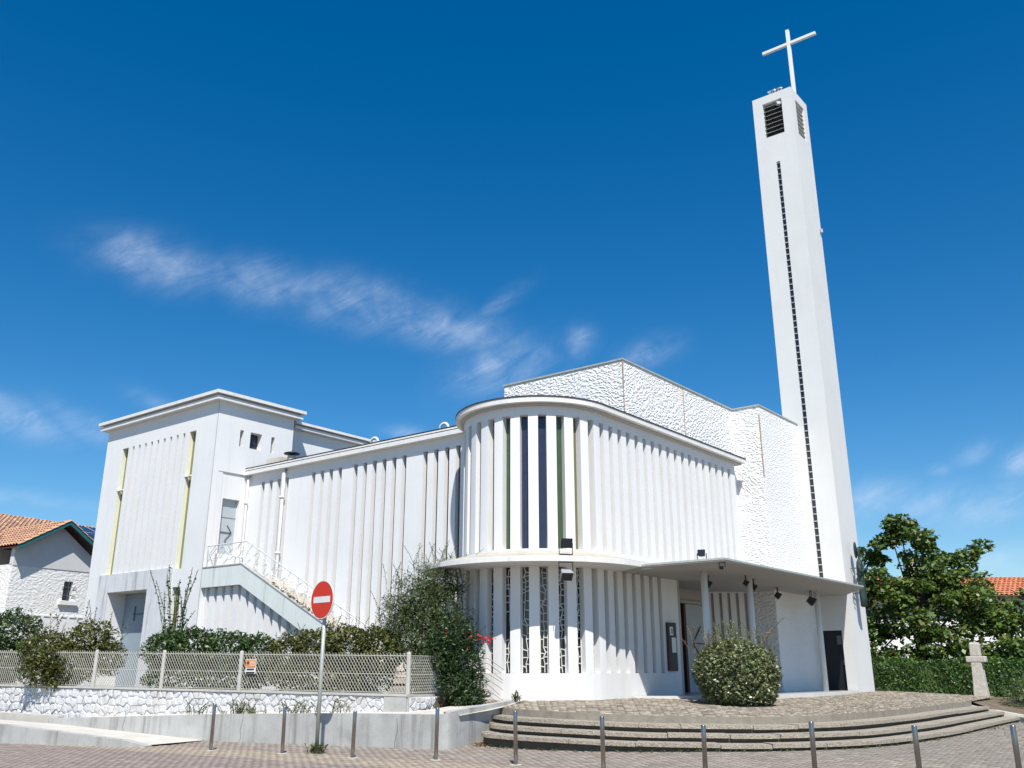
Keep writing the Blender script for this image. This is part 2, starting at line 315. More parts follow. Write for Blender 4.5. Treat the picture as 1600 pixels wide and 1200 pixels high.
def sprigs(name, roots, m, parent, hmin=.2, hmax=.6, lean=.3, leaf=.05, step=.05, stem=.006):
    """Thin upright shoots with alternate leaves."""
    mb = MB(); pts = []
    for rx, ry, rz in roots:
        h = random.uniform(hmin, hmax); lx, ly = random.gauss(0, lean), random.gauss(0, lean)
        line = [(rx + lx*h*t*t, ry + ly*h*t*t, rz + h*t) for t in (0, .35, .7, 1)]
        mb.tube(line, stem, 3, False)
        k = int(h/step)
        for i in range(k):
            t = .25 + .75*i/max(k, 1); pts.append((rx + lx*h*t*t + random.gauss(0, .018), ry + ly*h*t*t + random.gauss(0, .018), rz + h*t))
    v, q = leaves(np.array(pts), leaf)
    kk = len(mb.v)
    vs = np.concatenate([np.array(mb.v), v]); qs = np.concatenate([np.array([f for f in mb.f]), q + kk])
    return bigmesh(name, vs, qs, m, parent, 'stuff')
def catmull(pts, k):
    pts = [np.array(p, float) for p in pts]; P = [2*pts[0] - pts[1]] + pts + [2*pts[-1] - pts[-2]]; out = []
    for i in range(1, len(P) - 2):
        for j in range(k):
            t = j/k; a, b, c, d = P[i - 1:i + 3]
            out.append(.5*(2*b + (c - a)*t + (2*a - 5*b + 4*c - d)*t*t + (3*b - a - 3*c + d)*t**3))
    return out + [pts[-1]]
# building axes: EX runs right and away along the porch front, EY left and away along the nave
PK = Vector((8.938, 31.171, 0)); EX = Vector((.6401, .7683, 0)); EY = Vector((-.8007, .5990, 0)); NX = Vector((-.7683, .6401, 0))
def B(a, b, z=0): p = PK + EX*a + EY*b; return (p.x, p.y, z)
def poly(*ab): return [B(a, b)[:2] for a, b in ab]
def bbox(mb, a0, a1, b0, b1, z0, z1): return mb.prism(poly((a0, b0), (a1, b0), (a1, b1), (a0, b1)), z0, z1)

# ------------------------------------------------------------------ ground, street, terrace
BD = Vector((.86, -.51, 0)).normalized(); BN = Vector((.51, .86, 0)).normalized(); BP = Vector((.07, 17.58, 0))
def street_z(x, y): return .04*min(max((Vector((x, y, 0)) - BP).dot(BN), 0), 3)
prop(MB().prism([(-900, -300), (900, -300), (900, 1500), (-900, 1500)], -.6, -.03).build('ground', GROUND), kind='structure')
def street():
    # bed under the pavers, following the gentle rise towards the steps
    ds = [-16, -6, 0, 1, 2, 3, 9, 16]; mb = MB(); row = []
    for d in ds:
        for l in (-22, 24): p = BP + BN*d + BD*l; row.append((p.x, p.y, street_z(p.x, p.y) - .012))
    mb.add(row, [(2*i, 2*i + 1, 2*i + 3, 2*i + 2) for i in range(len(ds) - 1)])
    s = prop(mb.build('street', JOINT), kind='structure')
    sets = {0: [], 1: [], 2: []}
    PW, PL = .105, .21
    j = 0; d = -7.5
    while d < 18:
        l = -13 + (.5*PL if j % 2 else 0) + random.uniform(-.01, .01)
        band = 1 if -1.55 < d < -.25 else (2 if (d <= -1.55 or 0 < d < .5 or 1.6 < d < 2.1) else 0)
        while l < 21:
            c = BP + BN*(d + PW/2) + BD*(l + PL/2)
            if 15.6 < c.y < 30 and abs(c.x) < .64*c.y and (d < 9.5 or c.x > 9): sets[band].append((c.x, c.y, street_z(c.x, c.y) + random.uniform(-.002, .003)))
            l += PL
        d += PW; j += 1
    for k, (nm, m) in enumerate((('paver_field', PAVER), ('sand_paver_band', PAVER_Y), ('rose_paver_band', PAVER_P))):
        c = np.array(sets[k]); hu = np.array(BD)*(PL/2 - .005); hv = np.array(BN)*(PW/2 - .005)
        cor = [-hu - hv, hu - hv, hu + hv, -hu + hv]
        top = np.stack([c + q for q in cor], 1); bot = top - np.array([0, 0, .02]); v = np.concatenate([top, bot], 1).reshape(-1, 3)
        f = np.array([(0, 1, 2, 3), (4, 5, 1, 0), (5, 6, 2, 1), (6, 7, 3, 2), (7, 4, 0, 3)])
        q = (np.arange(len(c))[:, None, None]*8 + f[None]).reshape(-1, 4)
        bigmesh(nm, v, q, m, s, 'stuff')
street()
TOPE = [(-.62, 22.7, .82), (-.1, 22.05, .81), (.62, 21.3, .79), (1.4, 20.78, .77), (2.73, 20.36, .73), (4.07, 20.22, .71), (5.5, 20.44, .70), (7.2, 21.4, .70), (9.6, 24.0, .70), (11.8, 26.85, .70), (15.0, 31.0, .70)]
EDGE = catmull(TOPE, 5)
def edge_offset(k):
    out = []
    for i, p in enumerate(EDGE):
        t = EDGE[min(i + 1, len(EDGE) - 1)] - EDGE[max(i - 1, 0)]; n = np.array([t[1], -t[0]]); n /= np.linalg.norm(n); w_ = max(0, 1 - i/9); n = n*(1 - w_) + np.array([.12, -.99])*w_; n /= np.linalg.norm(n)
        out.append(np.array([p[0] + n[0]*k, p[1] + n[1]*k, p[2]]))
    return out
INNER = catmull([(-1.1, 24.6, .97), (-.35, 24.7, .97), (.6, 24.8, .97), (1.6, 24.9, .97), (3.3, 26.2, .965), (5.2, 28.0, .96), (7.3, 29.9, .955), (9.3, 31.8, .95), (11.6, 34.0, .945), (13.6, 35.0, .93), (16.9, 33.2, .78)], 5)
def terrace():
    rows = 8; mb = MB(); vs = []
    for e, i in zip(EDGE, INNER):
        for r in range(rows + 1): t = r/rows; p = e*(1 - t) + i*t; vs.append((p[0], p[1], p[2] - .012))
    m = rows + 1; n = len(EDGE)
    mb.add(vs, [(i*m + r, (i + 1)*m + r, (i + 1)*m + r + 1, i*m + r + 1) for i in range(n - 1) for r in range(rows)])
    t0 = prop(mb.build('terrace', TERR), kind='structure')
    V = []; Q = []
    for i in range(n - 1):
        e0, e1, i0, i1 = EDGE[i], EDGE[i + 1], INNER[i], INNER[i + 1]
        dep = np.linalg.norm((i0 - e0)[:2]); nr = max(3, int(dep/.125))
        for r in range(nr):
            t0_, t1_ = r/nr, (r + 1)/nr; A, Bq = e0*(1 - t0_) + i0*t0_, e1*(1 - t0_) + i1*t0_; wid = np.linalg.norm((Bq - A)[:2]); nc = max(1, int(round(wid/random.uniform(.13, .21))))
            cuts = [0] + sorted(min(.97, max(.03, (c + random.uniform(-.25, .25))/nc)) for c in range(1, nc)) + [1]
            D_, C_ = e0*(1 - t1_) + i0*t1_, e1*(1 - t1_) + i1*t1_
            for c in range(nc):
                u0, u1 = cuts[c], cuts[c + 1]; q = [A*(1 - u0) + Bq*u0, A*(1 - u1) + Bq*u1, D_*(1 - u1) + C_*u1, D_*(1 - u0) + C_*u0]; ctr = sum(q)/4
                h = random.uniform(.002, .02)
                top = [ctr + (p - ctr)*.88 + np.array([random.uniform(-.012, .012), random.uniform(-.012, .012), h + random.uniform(-.006, .006)]) for p in q]
                bot = [ctr + (p - ctr)*.95 - np.array([0, 0, .012]) for p in q]
                k = len(V); V += top + bot; Q += [(k, k + 1, k + 2, k + 3), (k + 4, k + 5, k + 1, k), (k + 5, k + 6, k + 2, k + 1), (k + 6, k + 7, k + 3, k + 2), (k + 7, k + 4, k, k + 3)]
    bigmesh('stone_setts', np.array(V), np.array(Q), SETT, t0, 'stuff')
terrace()
def steps():
    root = thing('entrance_steps', 'curved flight of aggregate steps rising to the church terrace', 'steps', (4.1, 19.2, .1))
    # riser blocks, each from its own line back under the next, and tread slabs with a projecting nose
    for k in range(4):                                    # k = 0 top edge kerb ... 3 lowest tread
        zt = -.15*k
        front, back = edge_offset(.42*k), edge_offset(.42*(k - 1) if k else -.30)
        n = len(front); mb = MB()
        for i in range(n - 1):
            f0, f1, b0, b1 = front[i], front[i + 1], back[i], back[i + 1]
            top = zt - (.075 if k else .0)
            bz = -.72 if k == 3 else zt - .24
            mb.hexa([(*f0[:2], f0[2] + bz), (*f1[:2], f1[2] + bz), (*b1[:2], b1[2] + bz), (*b0[:2], b0[2] + bz)],
                    [(*f0[:2], f0[2] + top), (*f1[:2], f1[2] + top), (*b1[:2], b1[2] + top), (*b0[:2], b0[2] + top)])
        st = mb.build('step' if k else 'terrace_kerb', RISER_SHADE if k else KERB, root)
        if not k: continue
        i = 0; nose = edge_offset(.42*k + .10)
        while i < n - 1:
            ln = random.choice((3, 4, 4, 5)); j = min(i + ln, n - 1); sl = MB(); jz = random.uniform(-.008, .008)
            for q in range(i, j):
                f0, f1, b0, b1 = nose[q].copy(), nose[q + 1].copy(), back[q], back[q + 1]
                if q == i: f0 = f0 + (f1 - f0)*.03; b0 = b0 + (b1 - b0)*.03
                if q == j - 1: f1 = f1 - (f1 - f0)*.02; b1 = b1 - (b1 - b0)*.02
                w0, w1 = random.uniform(-.012, .006), random.uniform(-.012, .006)
                sl.hexa([(*f0[:2], f0[2] + zt - .075 + jz), (*f1[:2], f1[2] + zt - .075 + jz), (*b1[:2], b1[2] + zt - .075 + jz), (*b0[:2], b0[2] + zt - .075 + jz)],
                        [(*f0[:2], f0[2] + zt + jz + w0), (*f1[:2], f1[2] + zt + jz + w1), (*b1[:2], b1[2] + zt + jz), (*b0[:2], b0[2] + zt + jz)])
            sl.build('tread_slab', AGG, st)
            i = j
    # closing wall at the right end
    e, b = edge_offset(1.45)[-1], INNER[-1]
    d = np.array(EDGE[-1]) - np.array(EDGE[-2]); d = d[:2]/np.linalg.norm(d[:2])
    p0, p1 = np.array(e[:2]) + d*.02, np.array(EDGE[-1][:2]) + d*.02; p2 = p1 + (p1 - p0)/np.linalg.norm(p1 - p0)*1.3
    q = [p0, p2, p2 + d*.28, p0 + d*.28]
    MB().prism(q, -.1, [.30, .80, .80, .30]).build('end_wall', CONC_L, root)
steps()

# ------------------------------------------------------------------ the church
FLOOR = .955
church = thing('church', 'white modernist church with slatted rounded front wing, long slatted nave and flat-roofed end block', 'church', B(-6, 8, .9))
PIERM = {}
def slotted(name, P0, e, inward, length, slots, zb, zs0, zs1, zt, depth, pane_mat, parent=church, front_m=WHITE, reveal_m=None):
    """Flat wall along e from P0 with recessed vertical slots [(s0, s1)]: backing + bands as the wall, every pier and pane its own piece."""
    e = Vector(e); inn = Vector(inward); P0 = Vector(P0)
    def q(s0, s1, d0, d1):
        return [(P0 + e*s0 + inn*d0)[:2], (P0 + e*s1 + inn*d0)[:2], (P0 + e*s1 + inn*d1)[:2], (P0 + e*s0 + inn*d1)[:2]]
    mb = MB(); mb.prism(q(0, length, depth + .012, depth + .25), zb, zt); mb.prism(q(0, length, 0, depth + .012), zb, zs0); mb.prism(q(0, length, 0, depth + .012), zs1, zt)
    w = mb.build(name, front_m, parent)
    edges = [0] + [x for s in slots for x in s] + [length]
    for i in range(0, len(edges), 2):
        if edges[i + 1] - edges[i] > .02: MB().prism(q(edges[i], edges[i + 1], 0, depth + .006), zs0, zs1).build('pier', front_m, w)
    for i, (s0, s1) in enumerate(slots):
        pm = pane_mat[i] if isinstance(pane_mat, list) else pane_mat
        MB().prism(q(s0 + .002, s1 - .002, depth - .012, depth + .008), zs0 + .003, zs1 - .003).build('glass_pane', pm, w)
    return w
# --- drum and straight front wing, upper storey
DC = Vector((.757, 25.883, 0)); DR = 2.18
def arc(r, ang): return (DC.x + r*math.cos(R(ang)), DC.y + r*math.sin(R(ang)))
A0, A1 = -39.8, -208.0
SLA = [-48.4 - 13.25*k for k in range(12)]; HW = 3.05
def arc_q(r0, r1, a0, a1, n=1):
    f = [arc(r0, a0 + (a1 - a0)*i/n) for i in range(n + 1)]; b = [arc(r1, a0 + (a1 - a0)*i/n) for i in range(n + 1)]; return f + b[::-1]
def drum(name, zb, zs0, zs1, zt, depth, panes, tracery=False):
    mb = MB(); n = 28
    for i in range(n):
        a0, a1 = A0 + (A1 - A0)*i/n, A0 + (A1 - A0)*(i + 1)/n
        mb.prism(arc_q(DR - depth - .25, DR - depth - .012, a0, a1), zb, zt); mb.prism(arc_q(DR - depth - .012, DR, a0, a1), zb, zs0); mb.prism(arc_q(DR - depth - .012, DR, a0, a1), zs1, zt)
    w = mb.build(name, WHITE, church)
    ed = [A0] + [x for s in SLA for x in (s + HW, s - HW)] + [A1]
    for i in range(0, len(ed), 2):
        if abs(ed[i + 1] - ed[i]) > .6: MB().prism(arc_q(DR - depth - .006, DR, ed[i], ed[i + 1], 3 if abs(ed[i + 1] - ed[i]) > 4 else 1), zs0, zs1).build('pier', WHITE, w)
    for i, s in enumerate(SLA):
        r1 = DR - depth + .008
        MB().prism(arc_q(r1 - .03, r1, s + HW - .03, s - HW + .03), zs0 + .003, zs1 - .003).build('glass_pane', panes[i], w)
        if tracery and i < 10:
            # irregular concrete leading standing in front of the dark glass
            t = MB(); z = zs0 + .02; rr = r1 + .035; cols = [s + HW, s + random.uniform(-.7, .9), s - HW]
            def P_(a, zz): return (*arc(rr, a), zz)
            cx = cols[1]
            while z < zs1 - .12:
                h = random.uniform(.11, .25); nz = min(z + h, zs1); nx_ = s + random.uniform(-1.5, 1.5)
                t.bar(P_(cx, z), P_(nx_, nz), .021, .03)
                t.bar(P_(cols[0], nz + random.uniform(-.05, .03)), P_(nx_, nz), .021, .026)
                if random.random() < .8: t.bar(P_(nx_, nz - random.uniform(.0, .09)), P_(cols[2], nz + random.uniform(-.06, .04)), .021, .026)
                z = nz; cx = nx_
            for c_ in (cols[0] - .25, cols[2] + .25): t.bar(P_(c_, zs0 + .01), P_(c_, zs1 - .01), .03, .025)
            t.build('glass_tracery', TRACERY, w)
    return w
UP0, UP1, UPT = 4.70, 8.36, 8.66
drum('drum_upper_wall', 4.32, UP0, UP1, UPT, .23, [G_OLIVE, G_OLIVE, G_GREEN, G_BLUE, G_BLUE, G_GREEN, G_OLIVE, G_DARK, G_DARK, G_DARK, G_DARK, G_DARK])
drum('drum_lower_wall', .60, 1.575, 4.24, 4.26, .22, [G_DARK]*12, True)
WA = -9.15; WB = .721                       # straight wing: local a where the arc ends, plane b
P_W = B(WA + .0, WB); P_W = (arc(DR, A0)[0], arc(DR, A0)[1], 0)
upper = [(.17 + .4615*k - .10, .17 + .4615*k + .10) for k in range(18)]
slotted('wing_upper_wall', P_W, EX, NX, 8.46, upper, 4.32, UP0, UP1, UPT, .20, [G_OLIVE] + [G_GREY]*17)
lower = [(.17 + .4615*k - .10, .17 + .4615*k + .10) for k in range(7)]
slotted('wing_lower_wall', P_W, EX, NX, 3.96, lower, .60, 1.575, 4.24, 4.26, .22, [G_DARK]*2 + [G_GREY]*5)
PW = Vector(P_W)
def WQ(s, n, z=0): p = PW + EX*s + NX*n; return (p.x, p.y, z)
# core so that light and views do not leak behind the slotted skins
MB().prism([WQ(s, n)[:2] for s, n in ((-.3, .5), (8.4, .5), (8.4, 1.6), (-.3, 3.8))], 4.35, 8.60).build('wing_core', SOFFIT, church)
# cornice slab with dark flashing, following the rounded plan
def wing_outline(o, s_end):
    pts = [arc(DR + o, A1 + 6)]; n = 40
    pts = [arc(DR + o, A1 + (A0 - A1)*i/n) for i in range(n + 1)] + [WQ(s_end, -o)[:2], WQ(s_end, .6)[:2], WQ(2.0, 3.6)[:2]]
    return pts
c_ = MB().prism(wing_outline(.25, 8.9), UPT, 8.80).build('wing_cornice', CORNICE, church)
MB().prism(wing_outline(.27, 8.92), 8.803, 8.835).build('roof_flashing', FLASH, c_)
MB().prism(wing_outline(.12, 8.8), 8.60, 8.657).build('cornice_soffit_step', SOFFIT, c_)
# ledge between the storeys: level soffit, sloping top
def ledge():
    mb = MB(); n = 36; ro = DR + 1.10; angs = [A0 + (-200 - A0)*i/n for i in range(n + 1)]
    secs = [((*arc(DR - .05, a), 4.25), (*arc(ro, a), 4.25), (*arc(ro, a), 4.375), (*arc(DR - .05, a), 4.66)) for a in angs]
    pre = []
    for s in (.85, .42): pre.append((WQ(s, .05, 4.25), WQ(s, -1.10, 4.25), WQ(s, -1.10, 4.375), WQ(s, .05, 4.66)))
    secs = pre + secs
    vs = [p for s in secs for p in s]; m = len(secs)
    fs = [(4*i + k, 4*i + (k + 1) % 4, 4*i + 4 + (k + 1) % 4, 4*i + 4 + k) for i in range(m - 1) for k in range(4)] + [(3, 2, 1, 0), tuple(4*(m - 1) + k for k in range(4))]
    mb.add(vs, fs); l_ = mb.build('ledge', CORNICE, church)
    tm = MB(); t_ = [(Vector(s[2]) + (Vector(s[3]) - Vector(s[2]))*.07 + Vector((0, 0, .004)), Vector(s[3]) + Vector((0, 0, .004))) for s in secs]
    tm.add([tuple(p) for q in t_ for p in q], [(2*i, 2*i + 1, 2*i + 3, 2*i + 2) for i in range(m - 1)]); tm.build('ledge_top', DIRTY, l_); return l_
ledge()
# --- porch canopy: thin folded slab on slender columns
def soffit(b): return 4.24 if b > -.4 else 4.24 - .028*(b + .4)
def canopy():
    out = [(-7.3, 2.0), (-8.4, .72), (-9.1, -.38), (-8.92, -1.4), (-8.7, -2.5), (1.5, -2.45), (3.455, -1.19), (3.455, .3), (3.2, 2.0)]
    inn = [(-7.2, 2.0), (-8.2, .72), (-8.2, -.5), (-7.9, -1.0), (-7.6, -1.5), (.9, -1.4), (3.0, -.6), (3.2, .3), (3.1, 2.0)]
    n = len(out); mb = MB()
    lo = [B(a, b, soffit(b)) for a, b in out]; up = [B(a, b, soffit(b) + .075) for a, b in out]; tp = [B(a, b, 4.42) for a, b in inn]
    mb.add(lo + up + tp, [tuple(range(n - 1, -1, -1)), tuple(range(2*n, 3*n))] + [(i, (i + 1) % n, (i + 1) % n + n, i + n) for i in range(n)] + [(n + i, n + (i + 1) % n, 2*n + (i + 1) % n, 2*n + i) for i in range(n)])
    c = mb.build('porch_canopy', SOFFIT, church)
    tpm = MB(); up2 = [B(a, b, soffit(b) + .078) for a, b in out[1:7]]; tp2 = [B(a, b, 4.424) for a, b in inn[1:7]]; k = len(up2)
    tpm.add(up2 + tp2, [(i, i + 1, k + i + 1, k + i) for i in range(k - 1)]); tpm.build('canopy_roofing', DIRTY, c)
    fl = MB()
    for (p, q) in zip(out[2:6], out[3:7]):
        u, v = Vector(B(*p, soffit(p[1]) + .055)), Vector(B(*q, soffit(q[1]) + .055)); fl.bar(u, v, .03, .05)
    fl.build('canopy_flashing', GALV, c)
    for a, b in ((-6.92, -1.01), (-4.3, -1.1), (1.6, -.8)):
        MB().tube([B(a, b, FLOOR - .02), B(a, b, soffit(b) + .02)], .095, 14).build('column', WHITE, c, True)
    return c
canopy()
# --- tall roughcast block behind the wing, stepping forward beside the tower
def block():
    zt = 10.80; zb = .6
    ft = poly((-7.36, 5.6), (-7.36, 1.02), (0, 1.02), (0, 0), (3.52, 0), (3.52, 5.6))
    ftl = poly((0, 1.5), (0, 0), (3.52, 0), (3.52, 1.5))
    w = MB().prism(ft, 4.38, zt).prism(ftl, zb, 4.378).build('roughcast_block', ROUGH, church)
    ft2 = poly((.012, -.004), (3.51, -.004), (3.51, .3), (.012, .3))
    MB().prism(ft2, zb + .1, zt - .002).build('smooth_roughcast_face', ROUGH_F, w)
    o = .035
    cp = poly((-7.36 - o, 5.6 + o), (-7.36 - o, 1.02 - o), (-o, 1.02 - o), (-o, -o), (3.45, -o), (3.45, 5.6 + o))
    MB().prism(cp, zt + .002, zt + .055).build('coping', GALV, w)
    for pq, z0, z1 in (((-3.66, -3.63, 1.005, 1.03), 8.7, zt - .01), ((-7.375, -7.345, 1.0, 1.03), 9.9, zt - .01), ((-7.372, -7.355, 1.0, 1.02), 8.7, 9.9), ((-.02, .012, -.012, .015), 8.2, zt - .3)):
        j = MB(); bbox(j, pq[0], pq[1], pq[2], pq[3], z0, z1); j.build('rusty_joint', RUST, w)
block()
# --- porch: recess with doors and diagonal slatted wall
def porch():
    rec = MB(); bbox(rec, -5.6, -.9, 2.06, 2.3, .6, 4.6); rec.hexa([B(-5.27, .74, .6), B(-5.13, .74, .6), B(-5.13, 2.06, .6), B(-5.27, 2.06, .6)], [B(-5.27, .74, 4.25), B(-5.13, .74, 4.25), B(-5.13, 2.06, 4.25), B(-5.27, 2.06, 4.25)])
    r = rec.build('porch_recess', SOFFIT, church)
    def pan(name, a0, a1, b0, b1, z0, z1, m, parent=r): k = MB(); bbox(k, a0, a1, b0, b1, z0, z1); return k.build(name, m, parent)
    pan('dark_entrance', -5.1, -3.0, 1.98, 2.05, FLOOR, 3.75, G_DARK)
    pan('transom', -5.1, -.95, 1.96, 2.05, 3.76, 3.86, SOFFIT)
    pan('door_post', -3.0, -2.86, 1.80, 2.05, FLOOR, 3.74, BROWN)
    pan('door_post', -5.08, -4.9, 1.6, 2.05, FLOOR, 4.2, BLACK)
    d = pan('porch_door', -2.84, -1.0, 1.92, 2.0, FLOOR, 3.74, DOORG)
    ir = MB()
    for u, v in (((-1.2, 2.5), (-2.3, 2.5)), ((-2.3, 2.5), (-1.75, 3.05)), ((-2.3, 2.5), (-1.75, 1.95))): ir.bar(B(u[0], 1.895, u[1]), B(v[0], 1.895, v[1]), .035)
    ir.build('iron_motif', IRON_D, d)
    a0, a1 = Vector(B(-.98, 1.96)), Vector(B(-.02, .80)); e = (a1 - a0); ln = e.length; e.normalize(); inn = Vector((-e.y, e.x, 0))
    sl = [(.10 + .29*k, .20 + .29*k) for k in range(5)]
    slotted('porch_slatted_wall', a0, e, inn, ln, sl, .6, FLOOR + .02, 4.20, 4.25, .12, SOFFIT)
    MB().prism(poly((-8.0, .70), (-6.2, -.75), (-4.4, -1.42), (-1.5, -1.58), (1.8, -1.42), (3.42, -1.22), (3.42, .02), (0, .02), (0, .85), (-.98, 2.0), (-5.2, 2.0), (-5.2, .9), (-5.3, .75)), .6, FLOOR + .03).build('porch_floor', SLAB, church)
    MB().prism(poly((-8.06, .66), (-6.24, -.79), (-4.42, -1.46), (-1.5, -1.62), (1.82, -1.46), (3.42, -1.26), (3.42, -1.17), (1.8, -1.37), (-1.5, -1.53), (-4.38, -1.37), (-6.15, -.71), (-7.95, .70)), .6, FLOOR + .034).build('porch_floor_edge', SLABE, church)
porch()
# --- nave
NA = -9.47
def nave():
    P0 = Vector(B(NA, 5.3)); ln = 16.16 - 5.3
    # slot centres measured along EY from the drum end
    ctr = [.36, .85, 1.30, 1.77, 2.75, 3.18, 3.63, 4.07, 4.51, 4.93, 5.88, 6.36, 6.80, 7.24, 8.10, 8.66, 9.1, 9.54, 9.98]
    ctr = [.39 + .46*k for k in range(4)] + [2.70 + .455*k for k in range(6)] + [5.75 + .455*k for k in range(4)] + [8.55 + .455*k for k in range(4)]
    sl = [(c - .095, c + .095) for c in ctr]
    inward = Vector((EY.y, -EY.x, 0))
    w = slotted('nave_wall', P0, EY, inward, ln, sl, .6, 1.6, 8.38, 8.78, .175, [G_DARK]*10 + [G_GREY]*8)
    # eaves: gutter, roof edge and flat roof
    g = MB(); bbox(g, NA - .22, NA + .02, 5.0, 16.14, 8.70, 8.84); gu = g.build('eaves_gutter', CORNICE, church)
    g = MB(); bbox(g, NA - .16, NA + .05, 5.0, 16.14, 8.843, 8.885); g.build('gutter_shadow_strip', FLASH, gu)  # solid dark strip, the shadow between gutter and roof edge put in as colour
    g = MB(); bbox(g, NA - .18, NA + .3, 5.0, 16.14, 8.888, 8.935); g.build('roof_edge', CORNICE, gu)
    r = MB(); r.hexa([B(NA - .15, 5.0, 8.94), B(-2, 5.0, 8.94), B(-2, 16.6, 8.94), B(NA - .15, 16.6, 8.94)], [B(NA - .17, 5.0, 8.985), B(-2, 5.0, 9.02), B(-2, 16.6, 9.02), B(NA - .17, 16.6, 8.985)])
    rf = r.build('nave_roof', FLASH, church)
    core = MB(); bbox(core, NA + .46, 1.5, 5.75, 16.3, .6, 8.9); core.build('nave_core', SOFFIT, church)
    for b in (6.45, 9.6):                                    # white ring ventilators on the roof edge
        c0 = Vector(B(NA + .15, b, 9.05)); pts = [c0 + EY*(.19*math.cos(t)) + Vector((0, 0, .19*math.sin(t))) for t in [math.pi*k/8 for k in range(0, 9)]]
        MB().tube(pts, .045, 8).build('roof_ring', WHITE, rf, True)
    v = MB().lathe(B(-9.0, 14.3, 8.98), [(.16, 0), (.16, .32), (.14, .34)], 12).build('vent_pipe', CONC_L, rf, True)
    MB().lathe(B(-9.0, 14.3, 9.36), [(.05, 0), (.30, .03), (.30, .06), (.05, .14)], 14).build('vent_cap', BLACK, v, True)
    k = MB(); bbox(k, -9.2, -8.75, 14.7, 15.5, 9.0, 9.32); k.build('roof_box', CONC_L, rf)
    k = MB(); bbox(k, -8.9, -8.0, 12.6, 14.0, 9.0, 9.25); k.build('roof_hatch', GREYM, rf)
    # downpipes
    for b, rr in ((13.92, .075), (15.98, .05)):
        d = MB().tube([B(NA - .12, b, 1.2), B(NA - .12, b, 8.5), B(NA - .02, b, 8.72)], rr, 10).build('downpipe', WHITE, w, True)
        for z in (3.6, 5.6, 7.6):
            MB().tube([B(NA - .12, b, z), B(NA - .12, b, z + .06)], rr + .03, 10).build('pipe_collar', WHITE, d, True)
nave()
